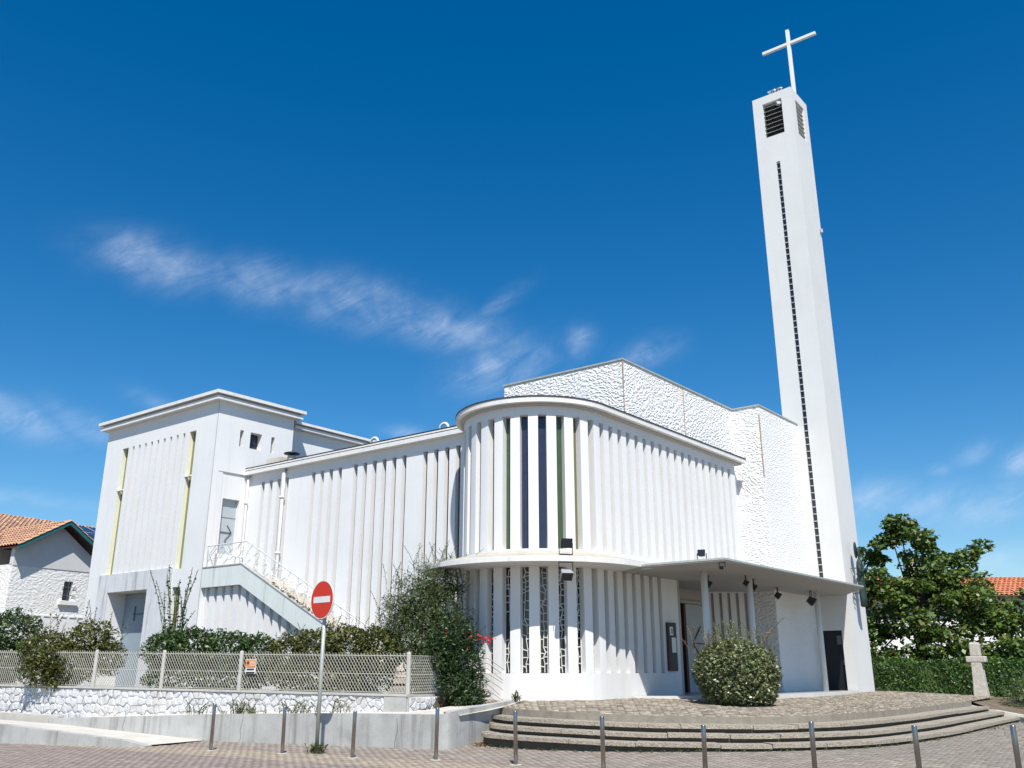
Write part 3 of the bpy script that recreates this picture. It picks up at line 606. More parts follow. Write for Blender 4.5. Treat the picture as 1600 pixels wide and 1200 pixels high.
# --- flat-roofed end block
CA, CB = -11.0, 16.15; CW = 7.68
def endblock():
    zt = 11.36
    inward = Vector((EY.y, -EY.x, 0)); P0 = Vector(B(CA, CB))
    # slatted front: band of thin slots between two taller glazed ones, over the portal
    ctr = [2.10 + .439*k for k in range(9)]
    sl = [(1.31, 1.74)] + [(c - .07, c + .07) for c in ctr] + [(5.97, 6.42)]
    w = slotted('end_block_front', P0, EY, inward, CW, sl, 4.55, 5.20, 10.42, zt, .205, [G_LIME] + [G_GREY]*9 + [G_LIME])
    def f(s, d, z): p = P0 + EY*s + inward*d; return (p.x, p.y, z)
    def fb(mb, s0, s1, d0, d1, z0, z1): return mb.prism([f(s0, d0, 0)[:2], f(s1, d0, 0)[:2], f(s1, d1, 0)[:2], f(s0, d1, 0)[:2]], z0, z1)
    for s0, s1 in ((1.31, 1.74), (5.97, 6.42)):
        side = MB(); fb(side, s1 - .004, s1 + .0, .01, .19, 5.22, 10.40); side.build('yellow_reveal', YEL, w)
        t = MB(); fb(t, s0 + .005, s1 + .03, -.012, .12, 8.64, 8.69); t.build('slot_transom', WHITE, w)
    # lower front: plain wall left and right of the portal recess
    lw = MB(); fb(lw, 0, 1.31, 0, .41, .6, 4.55); fb(lw, 6.02, CW, 0, .41, .6, 4.55); fb(lw, 1.74, 3.29, 0, .41, .6, 4.55); fb(lw, 1.31, 1.74, .16, .41, .6, 4.55)
    fb(lw, 3.1, 6.2, .80, 1.0, .6, 4.9); fb(lw, 6.02, 6.2, .41, .80, .6, 4.6); fb(lw, 3.1, 3.29, .41, .80, .6, 4.6); fb(lw, 3.29, 6.02, .41, .80, 4.56, 4.7)
    lo = lw.build('end_block_lower_wall', WHITE, church)
    gl = MB(); fb(gl, 1.33, 1.72, .146, .158, 2.2, 5.18); gl.build('glass_pane', G_LIME, lo)
    fr = MB(); fb(fr, 1.83, 6.77, -.06, -.002, 4.56, 5.26); fb(fr, 6.03, 6.77, -.06, -.002, 1.0, 4.56); fb(fr, 1.83, 3.28, -.06, -.002, 1.0, 4.56)
    fr.build('portal_surround', LINTEL, lo)
    dr = MB(); fb(dr, 3.30, 6.0, .74, .795, .9, 4.54); d = dr.build('portal_door', DOORB, lo)
    k = MB(); fb(k, 3.72, 3.76, .70, .739, 1.0, 4.5); k.build('door_stile', IRON_D, d)
    hd = MB(); hd.box(f(3.95, .70, 2.55), (.05, .05, .22)); hd.build('door_handle', IRON_D, d)
    im = MB()
    for u, v in (((5.3, 3.75), (4.15, 3.75)), ((4.15, 3.75), (4.6, 4.2)), ((4.15, 3.75), (4.6, 3.28)), ((5.2, 4.05), (5.2, 3.5))): im.bar(f(u[0], .71, u[1]), f(v[0], .71, v[1]), .03)
    im.build('iron_motif', IRON_D, d)
    # side wall towards the nave: door niche to the stair landing, small windows
    q = B
    sw = MB(); a0 = CA + .41; T = .30
    def sb(s0, s1, d0, d1, z0, z1, mb): return bbox(mb, CA + s0, CA + s1, CB + d0, CB + d1, z0, z1)
    # the wall runs along EX at b = CB; solid is towards +EY (d > 0)
    NZ0, NZ1, NS0, NS1 = 5.15, 8.71, .24, 1.36                  # shallow niche
    sb(.413, 3.43, .05, T, 8.72, 9.79, sw); sb(.413, 3.43, .05, T, 10.43, zt, sw)
    wins = [(1.0, 1.16), (1.46, 1.98), (2.42, 2.58)]
    ed = [.413] + [x for w_ in wins for x in w_] + [3.43]
    for i in range(0, len(ed), 2): sb(ed[i], ed[i + 1], .05, T, 9.79, 10.43, sw)
    sb(0.0, 3.43, 0, .05, 8.72, 9.79, sw); sb(0.0, 3.43, 0, .05, 10.43, zt, sw)
    ed[0] = 0.0
    for i in range(0, len(ed), 2): sb(ed[i], ed[i + 1], 0, .05, 9.79, 10.43, sw)
    sb(0.0, .24, 0, .05, .6, 8.72, sw); sb(1.36, 1.54, 0, .05, .6, 8.72, sw)
    sb(.413, .56, .05, T, .6, 8.72, sw); sb(1.28, 1.54, .05, T, .6, 8.72, sw); sb(.56, 1.28, .05, T, 7.74, 8.72, sw); sb(.24, 1.36, .05, T, .6, 5.70, sw)
    sb(.24, .413, .05, .16, 5.7, 8.72, sw)
    side = sw.build('end_block_side_wall', WHITE, church)
    k = MB(); sb(.56, 1.28, T - .10, T, 5.70, 7.74, k); sd = k.build('upper_door', DOORG, side)
    k = MB(); sb(.56, 1.28, T - .107, T - .1, 7.05, 7.07, k); k.build('door_rail', IRON_D, sd)
    k = MB(); k.box(B(CA + .64, CB + T - .13, 6.35), (.04, .05, .14)); k.build('door_handle', GREYM, sd)
    k = MB()
    for u, v in (((.62, 6.52), (1.15, 6.52)), ((1.15, 6.52), (.95, 6.78)), ((1.15, 6.52), (.92, 6.26)), ((.88, 6.2), (.96, 6.2))): k.bar(B(CA + u[0], CB + T - .12, u[1]), B(CA + v[0], CB + T - .12, v[1]), .022)
    k.build('iron_motif', IRON_D, sd)
    for s0, s1 in wins:
        k = MB(); sb(s0, s1, T - .03, T, 9.79, 10.43, k); k.build('window_pane', G_BLUE if s1 - s0 > .4 else G_DARK, side)
    for z in (10.0, 10.22):
        k = MB(); sb(1.46, 1.98, T - .05, T - .03, z, z + .02, k); k.build('window_bar', BLACK, side)
    core = MB(); bbox(core, CA + 1.02, CA + 3.40, CB + .32, CB + CW - .02, .6, zt - .05); core.prism([f(.45, .42, 0)[:2], f(3.08, .42, 0)[:2], f(3.08, 1.01, 0)[:2], f(.45, 1.01, 0)[:2]], .6, zt - .05)
    core.prism([f(6.22, .42, 0)[:2], f(CW, .42, 0)[:2], f(CW, 1.01, 0)[:2], f(6.22, 1.01, 0)[:2]], .6, zt - .05); core.prism([f(3.09, .42, 0)[:2], f(6.21, .42, 0)[:2], f(6.21, 1.01, 0)[:2], f(3.09, 1.01, 0)[:2]], 4.95, zt - .05)
    core.build('end_block_core', WHITE, church)
    # two-step cornice
    def ring(o, z0, z1, name, m, par):
        k = MB(); bbox(k, CA - o, CA + 3.43 + o, CB - o, CB + CW + o, z0, z1); return k.build(name, m, par)
    c = ring(.25, zt, 11.50, 'end_block_cornice', CORNICE, church)
    ring(.18, 11.503, 11.575, 'cornice_gap', SOFFIT, c); ring(.33, 11.578, 11.70, 'cornice_cap', CORNICE, c)
    # chancel volume behind, slightly lower, with the same cornice
    k = MB(); bbox(k, CA + 3.44, 4.0, CB + .50, CB + 5, 8.95, 11.10); v = k.build('chancel_wall', WHITE, church)
    for o, z0, z1, m in ((.25, 11.103, 11.22, CORNICE), (.18, 11.223, 11.285, SOFFIT), (.33, 11.288, 11.39, CORNICE)):
        k = MB(); bbox(k, CA + 3.70, 4.2, CB + .50 - o, CB + 5, z0, z1); k.build('chancel_cornice', m, v)
endblock()
# --- outside stair to the upper door
def stair():
    z0 = 5.12; b1 = CB - .02; b2 = 13.95; slope = .487; b3 = 6.9
    st = MB()
    def face(b, zt, zb): return [B(CA, b, zb), B(CA + .16, b, zb), B(CA + .16, b, zt), B(CA, b, zt)]
    secs = [(b1, z0, 4.44), (b2, z0, 4.44), (b3, z0 - slope*(b2 - b3), max(4.44 - slope*(b2 - b3), .7))]
    vs = [p for s in secs for p in face(*s)]; fs = [(4*i + k, 4*i + (k + 1) % 4, 4*i + 4 + (k + 1) % 4, 4*i + 4 + k) for i in range(2) for k in range(4)] + [(3, 2, 1, 0), (8, 9, 10, 11)]
    st.add(vs, fs); s = st.build('outside_stair', STAIRP, church)
    k = MB(); vs = []
    for b, zt, zb in secs: vs += [B(CA - .02, b, zt + .002), B(CA + .18, b, zt + .002), B(CA + .18, b, zt + .04), B(CA - .02, b, zt + .04)]
    k.add(vs, fs); k.build('parapet_coping', CONC, s)
    # slatted wall carrying the stair, almost flush with its outer face
    def under(b): return (4.44 if b > b2 else 4.44 - slope*(b2 - b)) - .004
    c_ = [15.92 - .445*k for k in range(14)]; ed = [b1] + [x for c in c_ for x in (c + .09, c - .09)] + [9.4]; f0, f1 = CA + .16, CA + .36
    bw = MB(); bw.prism(poly((f1, b1), (f1, b2), (f1, 9.4), (NA, 9.4), (NA, b2), (NA, b1)), .6, [under(b1), under(b2), under(9.4), under(9.4), under(b2), under(b1)]); wl = bw.build('stair_base_wall', WHITE, s)
    for i in range(0, len(ed), 2):
        x0, x1 = ed[i], ed[i + 1]; MB().prism(poly((f0, x0), (f0, x1), (f1 - .001, x1), (f1 - .001, x0)), .6, [under(x0), under(x1), under(x1), under(x0)]).build('stair_base_pier', WHITE, s)
    sl = MB(); vs = []
    for b, zt, zb in secs: vs += [B(CA + .165, b, zb), B(NA - .01, b, zb), B(NA - .01, b, zb + .18), B(CA + .165, b, zb + .18)]
    sl.add(vs, fs); sl.build('stair_slab', SOFFIT, s)
    n = 20; run = (b2 - b3)/n
    for i in range(n):
        t = MB(); zz = z0 - .28 - slope*run*(i + 1); bbox(t, CA + .17, NA - .02, b2 - run*(i + 1), b2 - run*i, zz - .12, zz + .03); t.build('stair_step', CONC_L, s)
    # wavy iron railing
    def top(b): return z0 + .04 if b > b2 else z0 + .04 - slope*(b2 - b)
    H_ = .74; a = CA + .08; r = MB()
    r.tube([B(a, b1 - .05, top(b1) + .02), B(a, b1 - .05, top(b1) + H_), B(a, b2 - .1, top(b2) + H_), B(a, b3 + .2, top(b3 + .2) + H_)], .02, 5)
    bb = b1 - .35
    for k_ in range(3):
        pts = []
        for i in range(90):
            b = b1 - .1 - i*(b1 - b3 - .4)/89; t = i/89
            pts.append(B(a + random.uniform(-.005, .005), b, top(b) + H_*(.22 + .27*k_) + .10*math.sin(i*.55 + k_*1.9) + .05*math.sin(i*1.3 + k_)))
        r.tube(pts, .013, 4)
    b = b1 - .3; i = 0
    while b > b3 + .4:
        pts = [B(a + .01, b + .22*math.sin(t*4.2 + i)*(.5 + .5*t), top(b) + H_*t) for t in [j/8 for j in range(9)]]
        r.tube(pts, .012, 4); b -= .42; i += 1.3
    r.build('iron_railing', IRON, s)
    # dry leaves and creeper along the coping
    pts = np.array([B(a + random.gauss(0, .04), bq, top(bq) + abs(random.gauss(.03, .06))) for bq in np.random.default_rng(3).uniform(8.2, 12.4, 130)])
    v, q = leaves(pts, .11); bigmesh('dry_creeper', v, q, LEAF_DRY, s, 'stuff')
stair()
# ------------------------------------------------------------------ bell tower
def tower():
    TA, TB, S = 3.46, -1.197, 1.74; zt = 25.86
    root = thing('bell_tower', 'slender square white bell tower with louvred top, long slit and cross', 'bell tower', B(TA + S/2, TB + S/2, .94))
    th = .28
    # left face (a = TA, along b) has slit s .80-.93, louvre .45-1.31, door .34-1.07 ; right face (b = TB, along a) has louvre
    m = MB()
    def lf(s0, s1, z0, z1, d0=0, d1=th): bbox(m, TA + d0, TA + d1, TB + s0, TB + s1, z0, z1)
    lf(0, .34, .6, 3.03); lf(1.07, S, .6, 3.03); lf(0, S, 3.03, 4.92); lf(0, .785, 4.92, 22.46); lf(.945, S, 4.92, 22.46); lf(0, S, 22.46, 23.76); lf(0, .45, 23.76, 25.48); lf(1.31, S, 23.76, 25.48); lf(0, S, 25.48, zt)
    def rf(s0, s1, z0, z1): bbox(m, TA + s0, TA + s1, TB, TB + th, z0, z1)
    rf(th, S, .6, 23.70); rf(th, .40, 23.70, 25.42); rf(1.32, S, 23.70, 25.42); rf(th, S, 25.42, zt)
    bbox(m, TA + S - .2, TA + S, TB + th, TB + S, .6, zt); bbox(m, TA + th, TA + S - .2, TB + S - .2, TB + S, .6, zt)
    shaft = m.build('shaft', WHITE_T, root)
    k = MB(); bbox(k, TA + .24, TA + S - .22, TB + .24, TB + S - .22, zt - .02, zt + .03); k.build('tower_roof', FLASH, root)
    k = MB(); bbox(k, TA - .02, TA + S + .02, TB - .02, TB + S + .02, zt + .0, zt + .05)
    # louvres
    for i in range(8):
        z = 23.80 + i*.215
        k = MB(); k.hexa([B(TA + .05, TB + .455, z), B(TA + .07, TB + .455, z - .0), B(TA + .07, TB + 1.305, z), B(TA + .05, TB + 1.305, z)], [B(TA + .20, TB + .455, z + .10), B(TA + .22, TB + .455, z + .085), B(TA + .22, TB + 1.305, z + .085), B(TA + .20, TB + 1.305, z + .10)])
        k.build('louvre_slat', WHITE_T, root)
        k = MB(); k.hexa([B(TA + .405, TB + .05, z), B(TA + 1.315, TB + .05, z), B(TA + 1.315, TB + .07, z), B(TA + .405, TB + .07, z)], [B(TA + .405, TB + .20, z + .10), B(TA + 1.315, TB + .20, z + .10), B(TA + 1.315, TB + .22, z + .085), B(TA + .405, TB + .22, z + .085)])
        k.build('louvre_slat', WHITE_T, root)
    k = MB(); bbox(k, TA + .262, TA + .275, TB + .451, TB + 1.309, 23.77, 25.47); bbox(k, TA + .41, TA + 1.31, TB + .262, TB + .275, 23.71, 25.41); k.build('belfry_shade_sheet', BLACK, root)  # black sheets behind the slats stand for the shade inside the belfry
    k = MB(); k.box(B(TA + .0, TB + .60, 25.25), (.16, .16, .12)); k.build('siren_horn', GREYM, root)
    # glazed slit divided by small bars
    k = MB(); bbox(k, TA + .05, TA + .08, TB + .786, TB + .944, 4.925, 22.455); sl = k.build('slit_glass', G_DARK, root)
    k = MB(); z = 5.1
    while z < 22.4: bbox(k, TA + .015, TA + .049, TB + .787, TB + .943, z, z + .035); z += .27
    bars = k.build('slit_bars', CONC, sl)
    bars['kind'] = 'stuff'
    k = MB(); bbox(k, TA + .14, TA + .18, TB + .342, TB + 1.068, .94, 3.027); d = k.build('tower_door', DOORD, root)
    k = MB(); bbox(k, TA + .12, TA + .139, TB + .42, TB + .58, 2.55, 2.85); k.build('door_plate', G_GREY, d)
    k = MB(); bbox(k, TA + .12, TA + .139, TB + .40, TB + .43, 1.85, 2.0); k.build('door_handle', GREYM, d)
    # cross standing by the right face, arms parallel to the left face
    ca, cb = 4.33, -1.03
    k = MB(); w = .072; bbox(k, ca - w, ca + w, cb - w, cb + w, 25.4, 29.42); cr = k.build('cross_post', WHITE, root, bevel=.01)
    k = MB(); w2 = .066; bbox(k, ca - w2, ca + w2, cb - 1.22, cb - w - .001, 28.62, 28.755); bbox(k, ca - w2, ca + w2, cb + w + .001, cb + 1.22, 28.62, 28.755); k.build('cross_arm', WHITE, cr, bevel=.01)
    # small aerials on the roof edge
    k = MB()
    for i in range(7): p = Vector(B(TA + .1, TB + .45 + .09*i, zt)); k.tube([p, p + Vector((random.uniform(-.05, .05), .0, random.uniform(.12, .3)))], .018, 5); k.box(p + Vector((0, 0, .18)), (.12, .05, .05), i)
    k.build('aerials', GREYM, root)
    k = MB().tube([B(TA + S + .02, TB + 1.2, 25.0), B(TA + S + .02, TB + 1.2, 5.0)], .012, 4).build('lightning_cable', GALV, root)
    k = MB(); k.box(B(TA + S*.93, TB - .05, 19.5), (.1, .1, .16)); k.build('cable_bracket', GREYM, root)
tower()
def statue():
    TA, TB = 3.46, -1.197
    # tall bronze figure fixed to the right face; base of robe 3.85, halo top 6.35
    c = Vector(B(TA + .66, TB - .34, 3.85))
    root = thing('bronze_statue', 'tall thin green bronze robed figure fixed to the bell tower wall', 'statue', c)
    prof = [(r_*.78, z_) for r_, z_ in [(.13, 0), (.19, .04), (.185, .35), (.17, .8), (.165, 1.1), (.19, 1.35), (.20, 1.5), (.17, 1.62), (.10, 1.70), (.06, 1.76), (.055, 1.80), (.085, 1.86), (.105, 1.95), (.10, 2.05), (.06, 2.13), (.015, 2.16)]]
    mb = MB().lathe(c, prof, 20, 1.0, .75, R(50))
    v = np.array(mb.v); 
    for i in range(len(v)):
        ang = math.atan2(v[i][1] - c.y, v[i][0] - c.x); h = v[i][2] - c.z
        if h < 1.4: s_ = 1 + .12*math.sin(ang*7 + h*.7); v[i][0] = c.x + (v[i][0] - c.x)*s_; v[i][1] = c.y + (v[i][1] - c.y)*s_
    mb.v = [tuple(p) for p in v]
    # bent arms with hands held before the breast
    f = -Vector((EY.x, EY.y, 0)); sd = EX
    for s in (-1, 1):
        sh = c + sd*(.14*s) + Vector((0, 0, 1.55)); el = c + sd*(.23*s) + f*.08 + Vector((0, 0, 1.22)); ha = c + sd*(.05*s) + f*.24 + Vector((0, 0, 1.38))
        mb.tube([sh, el], .055, 8, True, .045); mb.tube([el, ha], .045, 8, True, .03)
    mb.build('figure', BRONZE, root, True)
    hal = MB(); n = 24; hc = c + Vector((0, 0, 2.05)) - f*.08
    for dd in (0, .03):
        pass
    ring = [(hc + sd*(.14*math.cos(2*math.pi*i/n)) + Vector((0, 0, .30*math.sin(2*math.pi*i/n)))) for i in range(n)]
    hal.add([tuple(p) for p in ring] + [tuple(p - f*.03) for p in ring], [tuple(range(n)), tuple(range(2*n - 1, n - 1, -1))] + [(i, i + n, (i + 1) % n + n, (i + 1) % n) for i in range(n)])
    hal.build('halo', BRONZE, root)
    for z in (.5, 1.4): MB().bar(c + Vector((0, 0, z)), c - f*.36 + Vector((0, 0, z)), .035).build('wall_bracket', IRON_D, root)
    ro = MB()
    for i in range(16):
        p = c + sd*(-.36 + random.uniform(-.07, .07)) + f*random.uniform(-.05, .1) + Vector((0, 0, .95 + random.uniform(-.25, .25))); ro.tube([p, p + Vector((random.uniform(-.05, .05), random.uniform(-.05, .05), random.uniform(-.06, .08)))], .022, 5)
    ro.tube([c + sd*(-.36) + Vector((0, 0, .75)), c + sd*(-.36) + Vector((0, 0, 1.3))], .015, 5); ro.tube([c + sd*(-.05) + Vector((0, 0, .95)), c + sd*(-.38) + Vector((0, 0, .95))], .015, 5)
    ro.build('rose_spray', BRONZE, root)
statue()

# ------------------------------------------------------------------ boundary walls, ramp, garden
LW0 = Vector((-7.2, 22.95, 0)); LD = Vector((.8996, -.4368, 0)); LN = Vector((.4368, .8996, 0))
def lw(t, n=0, z=0): p = LW0 + LD*t + LN*n; return (p.x, p.y, z)
def strip(mb, pts, thick):
    """Wall along pts of (x, y, zbottom, ztop); thickness to the left of the walking direction."""
    n = len(pts); secs = []
    for i, p in enumerate(pts):
        a, b = pts[max(i - 1, 0)], pts[min(i + 1, n - 1)]; d = Vector((b[0] - a[0], b[1] - a[1], 0)).normalized(); nn = Vector((-d.y, d.x, 0))*thick
        secs += [(p[0], p[1], p[2]), (p[0] + nn.x, p[1] + nn.y, p[2]), (p[0] + nn.x, p[1] + nn.y, p[3]), (p[0], p[1], p[3])]
    mb.add(secs, [(4*i + k, 4*i + (k + 1) % 4, 4*i + 4 + (k + 1) % 4, 4*i + 4 + k) for i in range(n - 1) for k in range(4)] + [(3, 2, 1, 0), tuple(4*(n - 1) + k for k in range(4))])
    return mb
CRN = catmull([(-1.62, 20.24), (-1.40, 20.18), (-1.25, 20.30), (-1.02, 20.72), (-.72, 21.3), (-.42, 21.95), (-.12, 22.6), (.12, 23.1)], 3)
lowpts = [(*lw(-5.8)[:2], -.05, .42), (*lw(-4.6)[:2], -.05, .47), (*lw(-2)[:2], -.05, .56), (*lw(0)[:2], -.05, .635), (*lw(2.5)[:2], -.05, .70), (*lw(4.5)[:2], -.05, .735)]
lowpts += [(p[0], p[1], -.05, .745 + .22*i/(len(CRN) - 1)) for i, p in enumerate(CRN)]
lowwall = prop(strip(MB(), lowpts, .22).build('retaining_wall', CONC), 'low grey stained concrete retaining wall bending towards the church steps', 'wall')
lip = [(p[0] + .0, p[1], p[3] - .03, p[3] + .012) for p in lowpts]
# cracks and joint lines on the wall face
for t in (-2.9, .9, 3.2, 5.2):
    c = MB(); p = Vector(lw(t, -.002, 0)); z = .06; x = 0
    while z < .55: nx_ = x + random.uniform(-.05, .05); c.bar(p + LD*x + Vector((0, 0, z)), p + LD*nx_ + Vector((0, 0, z + .12)), .008, .006); x = nx_; z += .12
    c.build('wall_crack', IRON_D, lowwall)
fill = [lw(-5.8, .21), lw(0, .21), lw(4.5, .21), (-1.1, 20.45), (-.85, 20.9), (-.55, 21.4), (-.25, 22.05), (.05, 22.7), (.3, 23.4), (-.5, 24.2), (-2.0, 22.4), lw(4.6, 1.2), lw(0, 1.2), lw(-5.8, 1.2)]
fz = [.36, .60, .70, .72, .75, .78, .82, .88, .95, .93, .76, .74, .66, .42]
mb = MB(); mb.add([(p[0], p[1], z) for p, z in zip(fill, fz)], [(0, 1, 12, 13), (1, 2, 11, 12), (2, 3, 10, 11), (3, 4, 10), (4, 5, 9, 10), (5, 6, 9), (6, 7, 9), (7, 8, 9)])
prop(mb.build('planting_strip', CONC_L), kind='structure')
# access ramp at the left
rp = MB()
rp.add([(-17.5, 24.6, .50), (-12.2, 22.85, .33), (-8.3, 21.6, .035), lw(-.2, -.0, .05), lw(-5.5, -.0, .30), (-18.3, 28.4, .48)], [(0, 1, 4, 5), (1, 2, 3, 4)])
ramp = prop(rp.build('access_ramp', CONC_L), kind='structure')
kb = [(-17.5, 24.55, -.05, .62), (-12.2, 22.8, -.05, .42), (-9.4, 21.9, -.05, .19), (-8.75, 21.69, -.05, .135), (-8.2, 21.52, -.05, .03)]
prop(strip(MB(), kb, .22).build('ramp_kerb', CONC), 'stained concrete kerb wall along the ramp in the lower left corner', 'kerb')
prop(strip(MB(), [(-19, 28.75, .2, .62), lw(-9.0, .55, 0)[:2] + (.2, .52), lw(-6.0, .5, 0)[:2] + (.2, .47)], .18).build('upper_kerb', CONC_L), 'short brown concrete kerb end beside the white stone wall', 'kerb')
# garden terrain behind the stone wall
gd = MB(); gd.prism([lw(-16, 1.25)[:2], lw(4.7, 1.25)[:2], (-1.9, 22.9), (-.6, 24.6), (.2, 26.5), (-4, 31), (-9, 36), (-18, 46), (-40, 60), (-45, 40)], -.2, 1.0)
prop(gd.build('garden_ground', SOIL), kind='structure')
gd2 = MB(); gd2.prism([(12.5, 34.5), (16.9, 33.1), (26, 31), (60, 40), (60, 90), (10, 90), (8, 45)], -.2, .70)
prop(gd2.build('yard_ground', SOIL), kind='structure')

vg = MB(); vg.add([(15.1, 31.1, .66), (16.9, 33.2, .70), (34, 31.5, .70), (34, 29.5, .10), (16.4, 29.6, .10), (15.9, 30.4, .3)], [(0, 5, 4, 3, 2, 1)])
prop(vg.build('verge', SOIL), kind='structure')
# white rubble wall: every stone its own piece
def clip(poly_, px, py, nx_, ny_):
    out = []; n = len(poly_)
    for i in range(n):
        a, b = poly_[i], poly_[(i + 1) % n]; da, db = (a[0] - px)*nx_ + (a[1] - py)*ny_, (b[0] - px)*nx_ + (b[1] - py)*ny_
        if da <= 0: out.append(a)
        if da*db < 0: t = da/(da - db); out.append((a[0] + (b[0] - a[0])*t, a[1] + (b[1] - a[1])*t))
    return out
SWT = 4.78
def sw_top(t): return 1.116 + (SWT - t)*.0098
def stone_wall():
    root = thing('stone_wall', 'white painted rubble stone garden wall under the wire fence', 'wall', lw(-3, 1.1, .5))
    def bz(t): return .30 + max(0, (t + 6))*.03
    pts = [(*lw(t, 1.13)[:2], .2, sw_top(t) - .05) for t in (-13, -6, 0, SWT - .05)]
    strip(MB(), pts, .22).build('mortar_bed', STONE_B, root)
    side = Vector((.42, .905, 0)); c0 = Vector(lw(SWT, 1.1)); sp = [(c0.x, c0.y), (c0.x + side.x*1.3, c0.y + side.y*1.3), (c0.x + side.x*2.2 + .25, c0.y + side.y*2.2)]
    strip(MB(), [(sp[0][0] + .03, sp[0][1] + .03, .4, 1.06), (*sp[1], .4, 1.05), (*sp[2], .4, 1.02)], .2).build('mortar_bed', STONE_B, root)
    # cap
    strip(MB(), [(*lw(t, 1.07)[:2], sw_top(t) - .05, sw_top(t)) for t in (-13, -6, 0, SWT)], .32).build('wall_cap', WALLCAP, root)
    strip(MB(), [(sp[0][0], sp[0][1], 1.06, 1.11), (*sp[1], 1.05, 1.10)], .26).build('wall_cap', WALLCAP, root)
    # corner pier
    pq = MB(); pq.prism([lw(SWT - .62, 1.08)[:2], lw(SWT - .02, 1.08)[:2], lw(SWT - .02, 1.3)[:2], lw(SWT - .62, 1.3)[:2]], .45, 1.06); pq.build('corner_pier', CONC, root)
    def cells(t0, t1, z0f, z1f, put, nx_cell, tiers):
        seeds = []; w = (t1 - t0)/nx_cell
        for i in range(nx_cell):
            for j in range(tiers):
                t = t0 + (i + .5 + (.5 if j % 2 else 0) + random.uniform(-.38, .38))*w; fr = (j + .5 + random.uniform(-.3, .3))/tiers; seeds.append((t, z0f(t) + (z1f(t) - z0f(t))*fr))
        for i, s in enumerate(seeds):
            pl = [(max(s[0] - .5, t0), z0f(s[0])), (min(s[0] + .5, t1), z0f(s[0])), (min(s[0] + .5, t1), z1f(s[0])), (max(s[0] - .5, t0), z1f(s[0]))]
            for j, q in enumerate(seeds):
                if i != j and abs(q[0] - s[0]) < 1: pl = clip(pl, (s[0] + q[0])/2, (s[1] + q[1])/2, q[0] - s[0], q[1] - s[1])
                if len(pl) < 3: break
            if len(pl) < 3: continue
            cx, cz = sum(p[0] for p in pl)/len(pl), sum(p[1] for p in pl)/len(pl)
            area = abs(sum(pl[k][0]*pl[(k + 1) % len(pl)][1] - pl[(k + 1) % len(pl)][0]*pl[k][1] for k in range(len(pl))))/2
            if area < .004: continue
            g = .90; h = random.uniform(.02, .05); n = len(pl); tilt = (random.uniform(-.15, .15), random.uniform(-.12, .12))
            base = [put(cx + (p[0] - cx)*.96, cz + (p[1] - cz)*.96, 0) for p in pl]
            mid = [put(cx + (p[0] - cx)*g, cz + (p[1] - cz)*g, h*.7 + (p[0] - cx)*tilt[0] + (p[1] - cz)*tilt[1]) for p in pl]
            top = [put(cx + (p[0] - cx)*.55, cz + (p[1] - cz)*.55, h + (p[0] - cx)*tilt[0]) for p in pl]
            mb = MB(); mb.add(base + mid + top, [tuple(range(2*n, 3*n))] + [(k, (k + 1) % n, n + (k + 1) % n, n + k) for k in range(n)] + [(n + k, n + (k + 1) % n, 2*n + (k + 1) % n, 2*n + k) for k in range(n)])
            mb.build('stone', STONE, root)
    cells(-10.6, SWT - .64, bz, lambda t: sw_top(t) - .055, lambda t, z, h: lw(t, 1.13 - h, z), 66, 4)
    nsd = Vector((side.y, -side.x, 0))
    cells(.05, 1.9, lambda t: .62, lambda t: 1.045, lambda t, z, h: tuple(c0 + side*t + nsd*h + Vector((0, 0, z)) + Vector((.02, .02, 0))), 8, 3)
stone_wall()
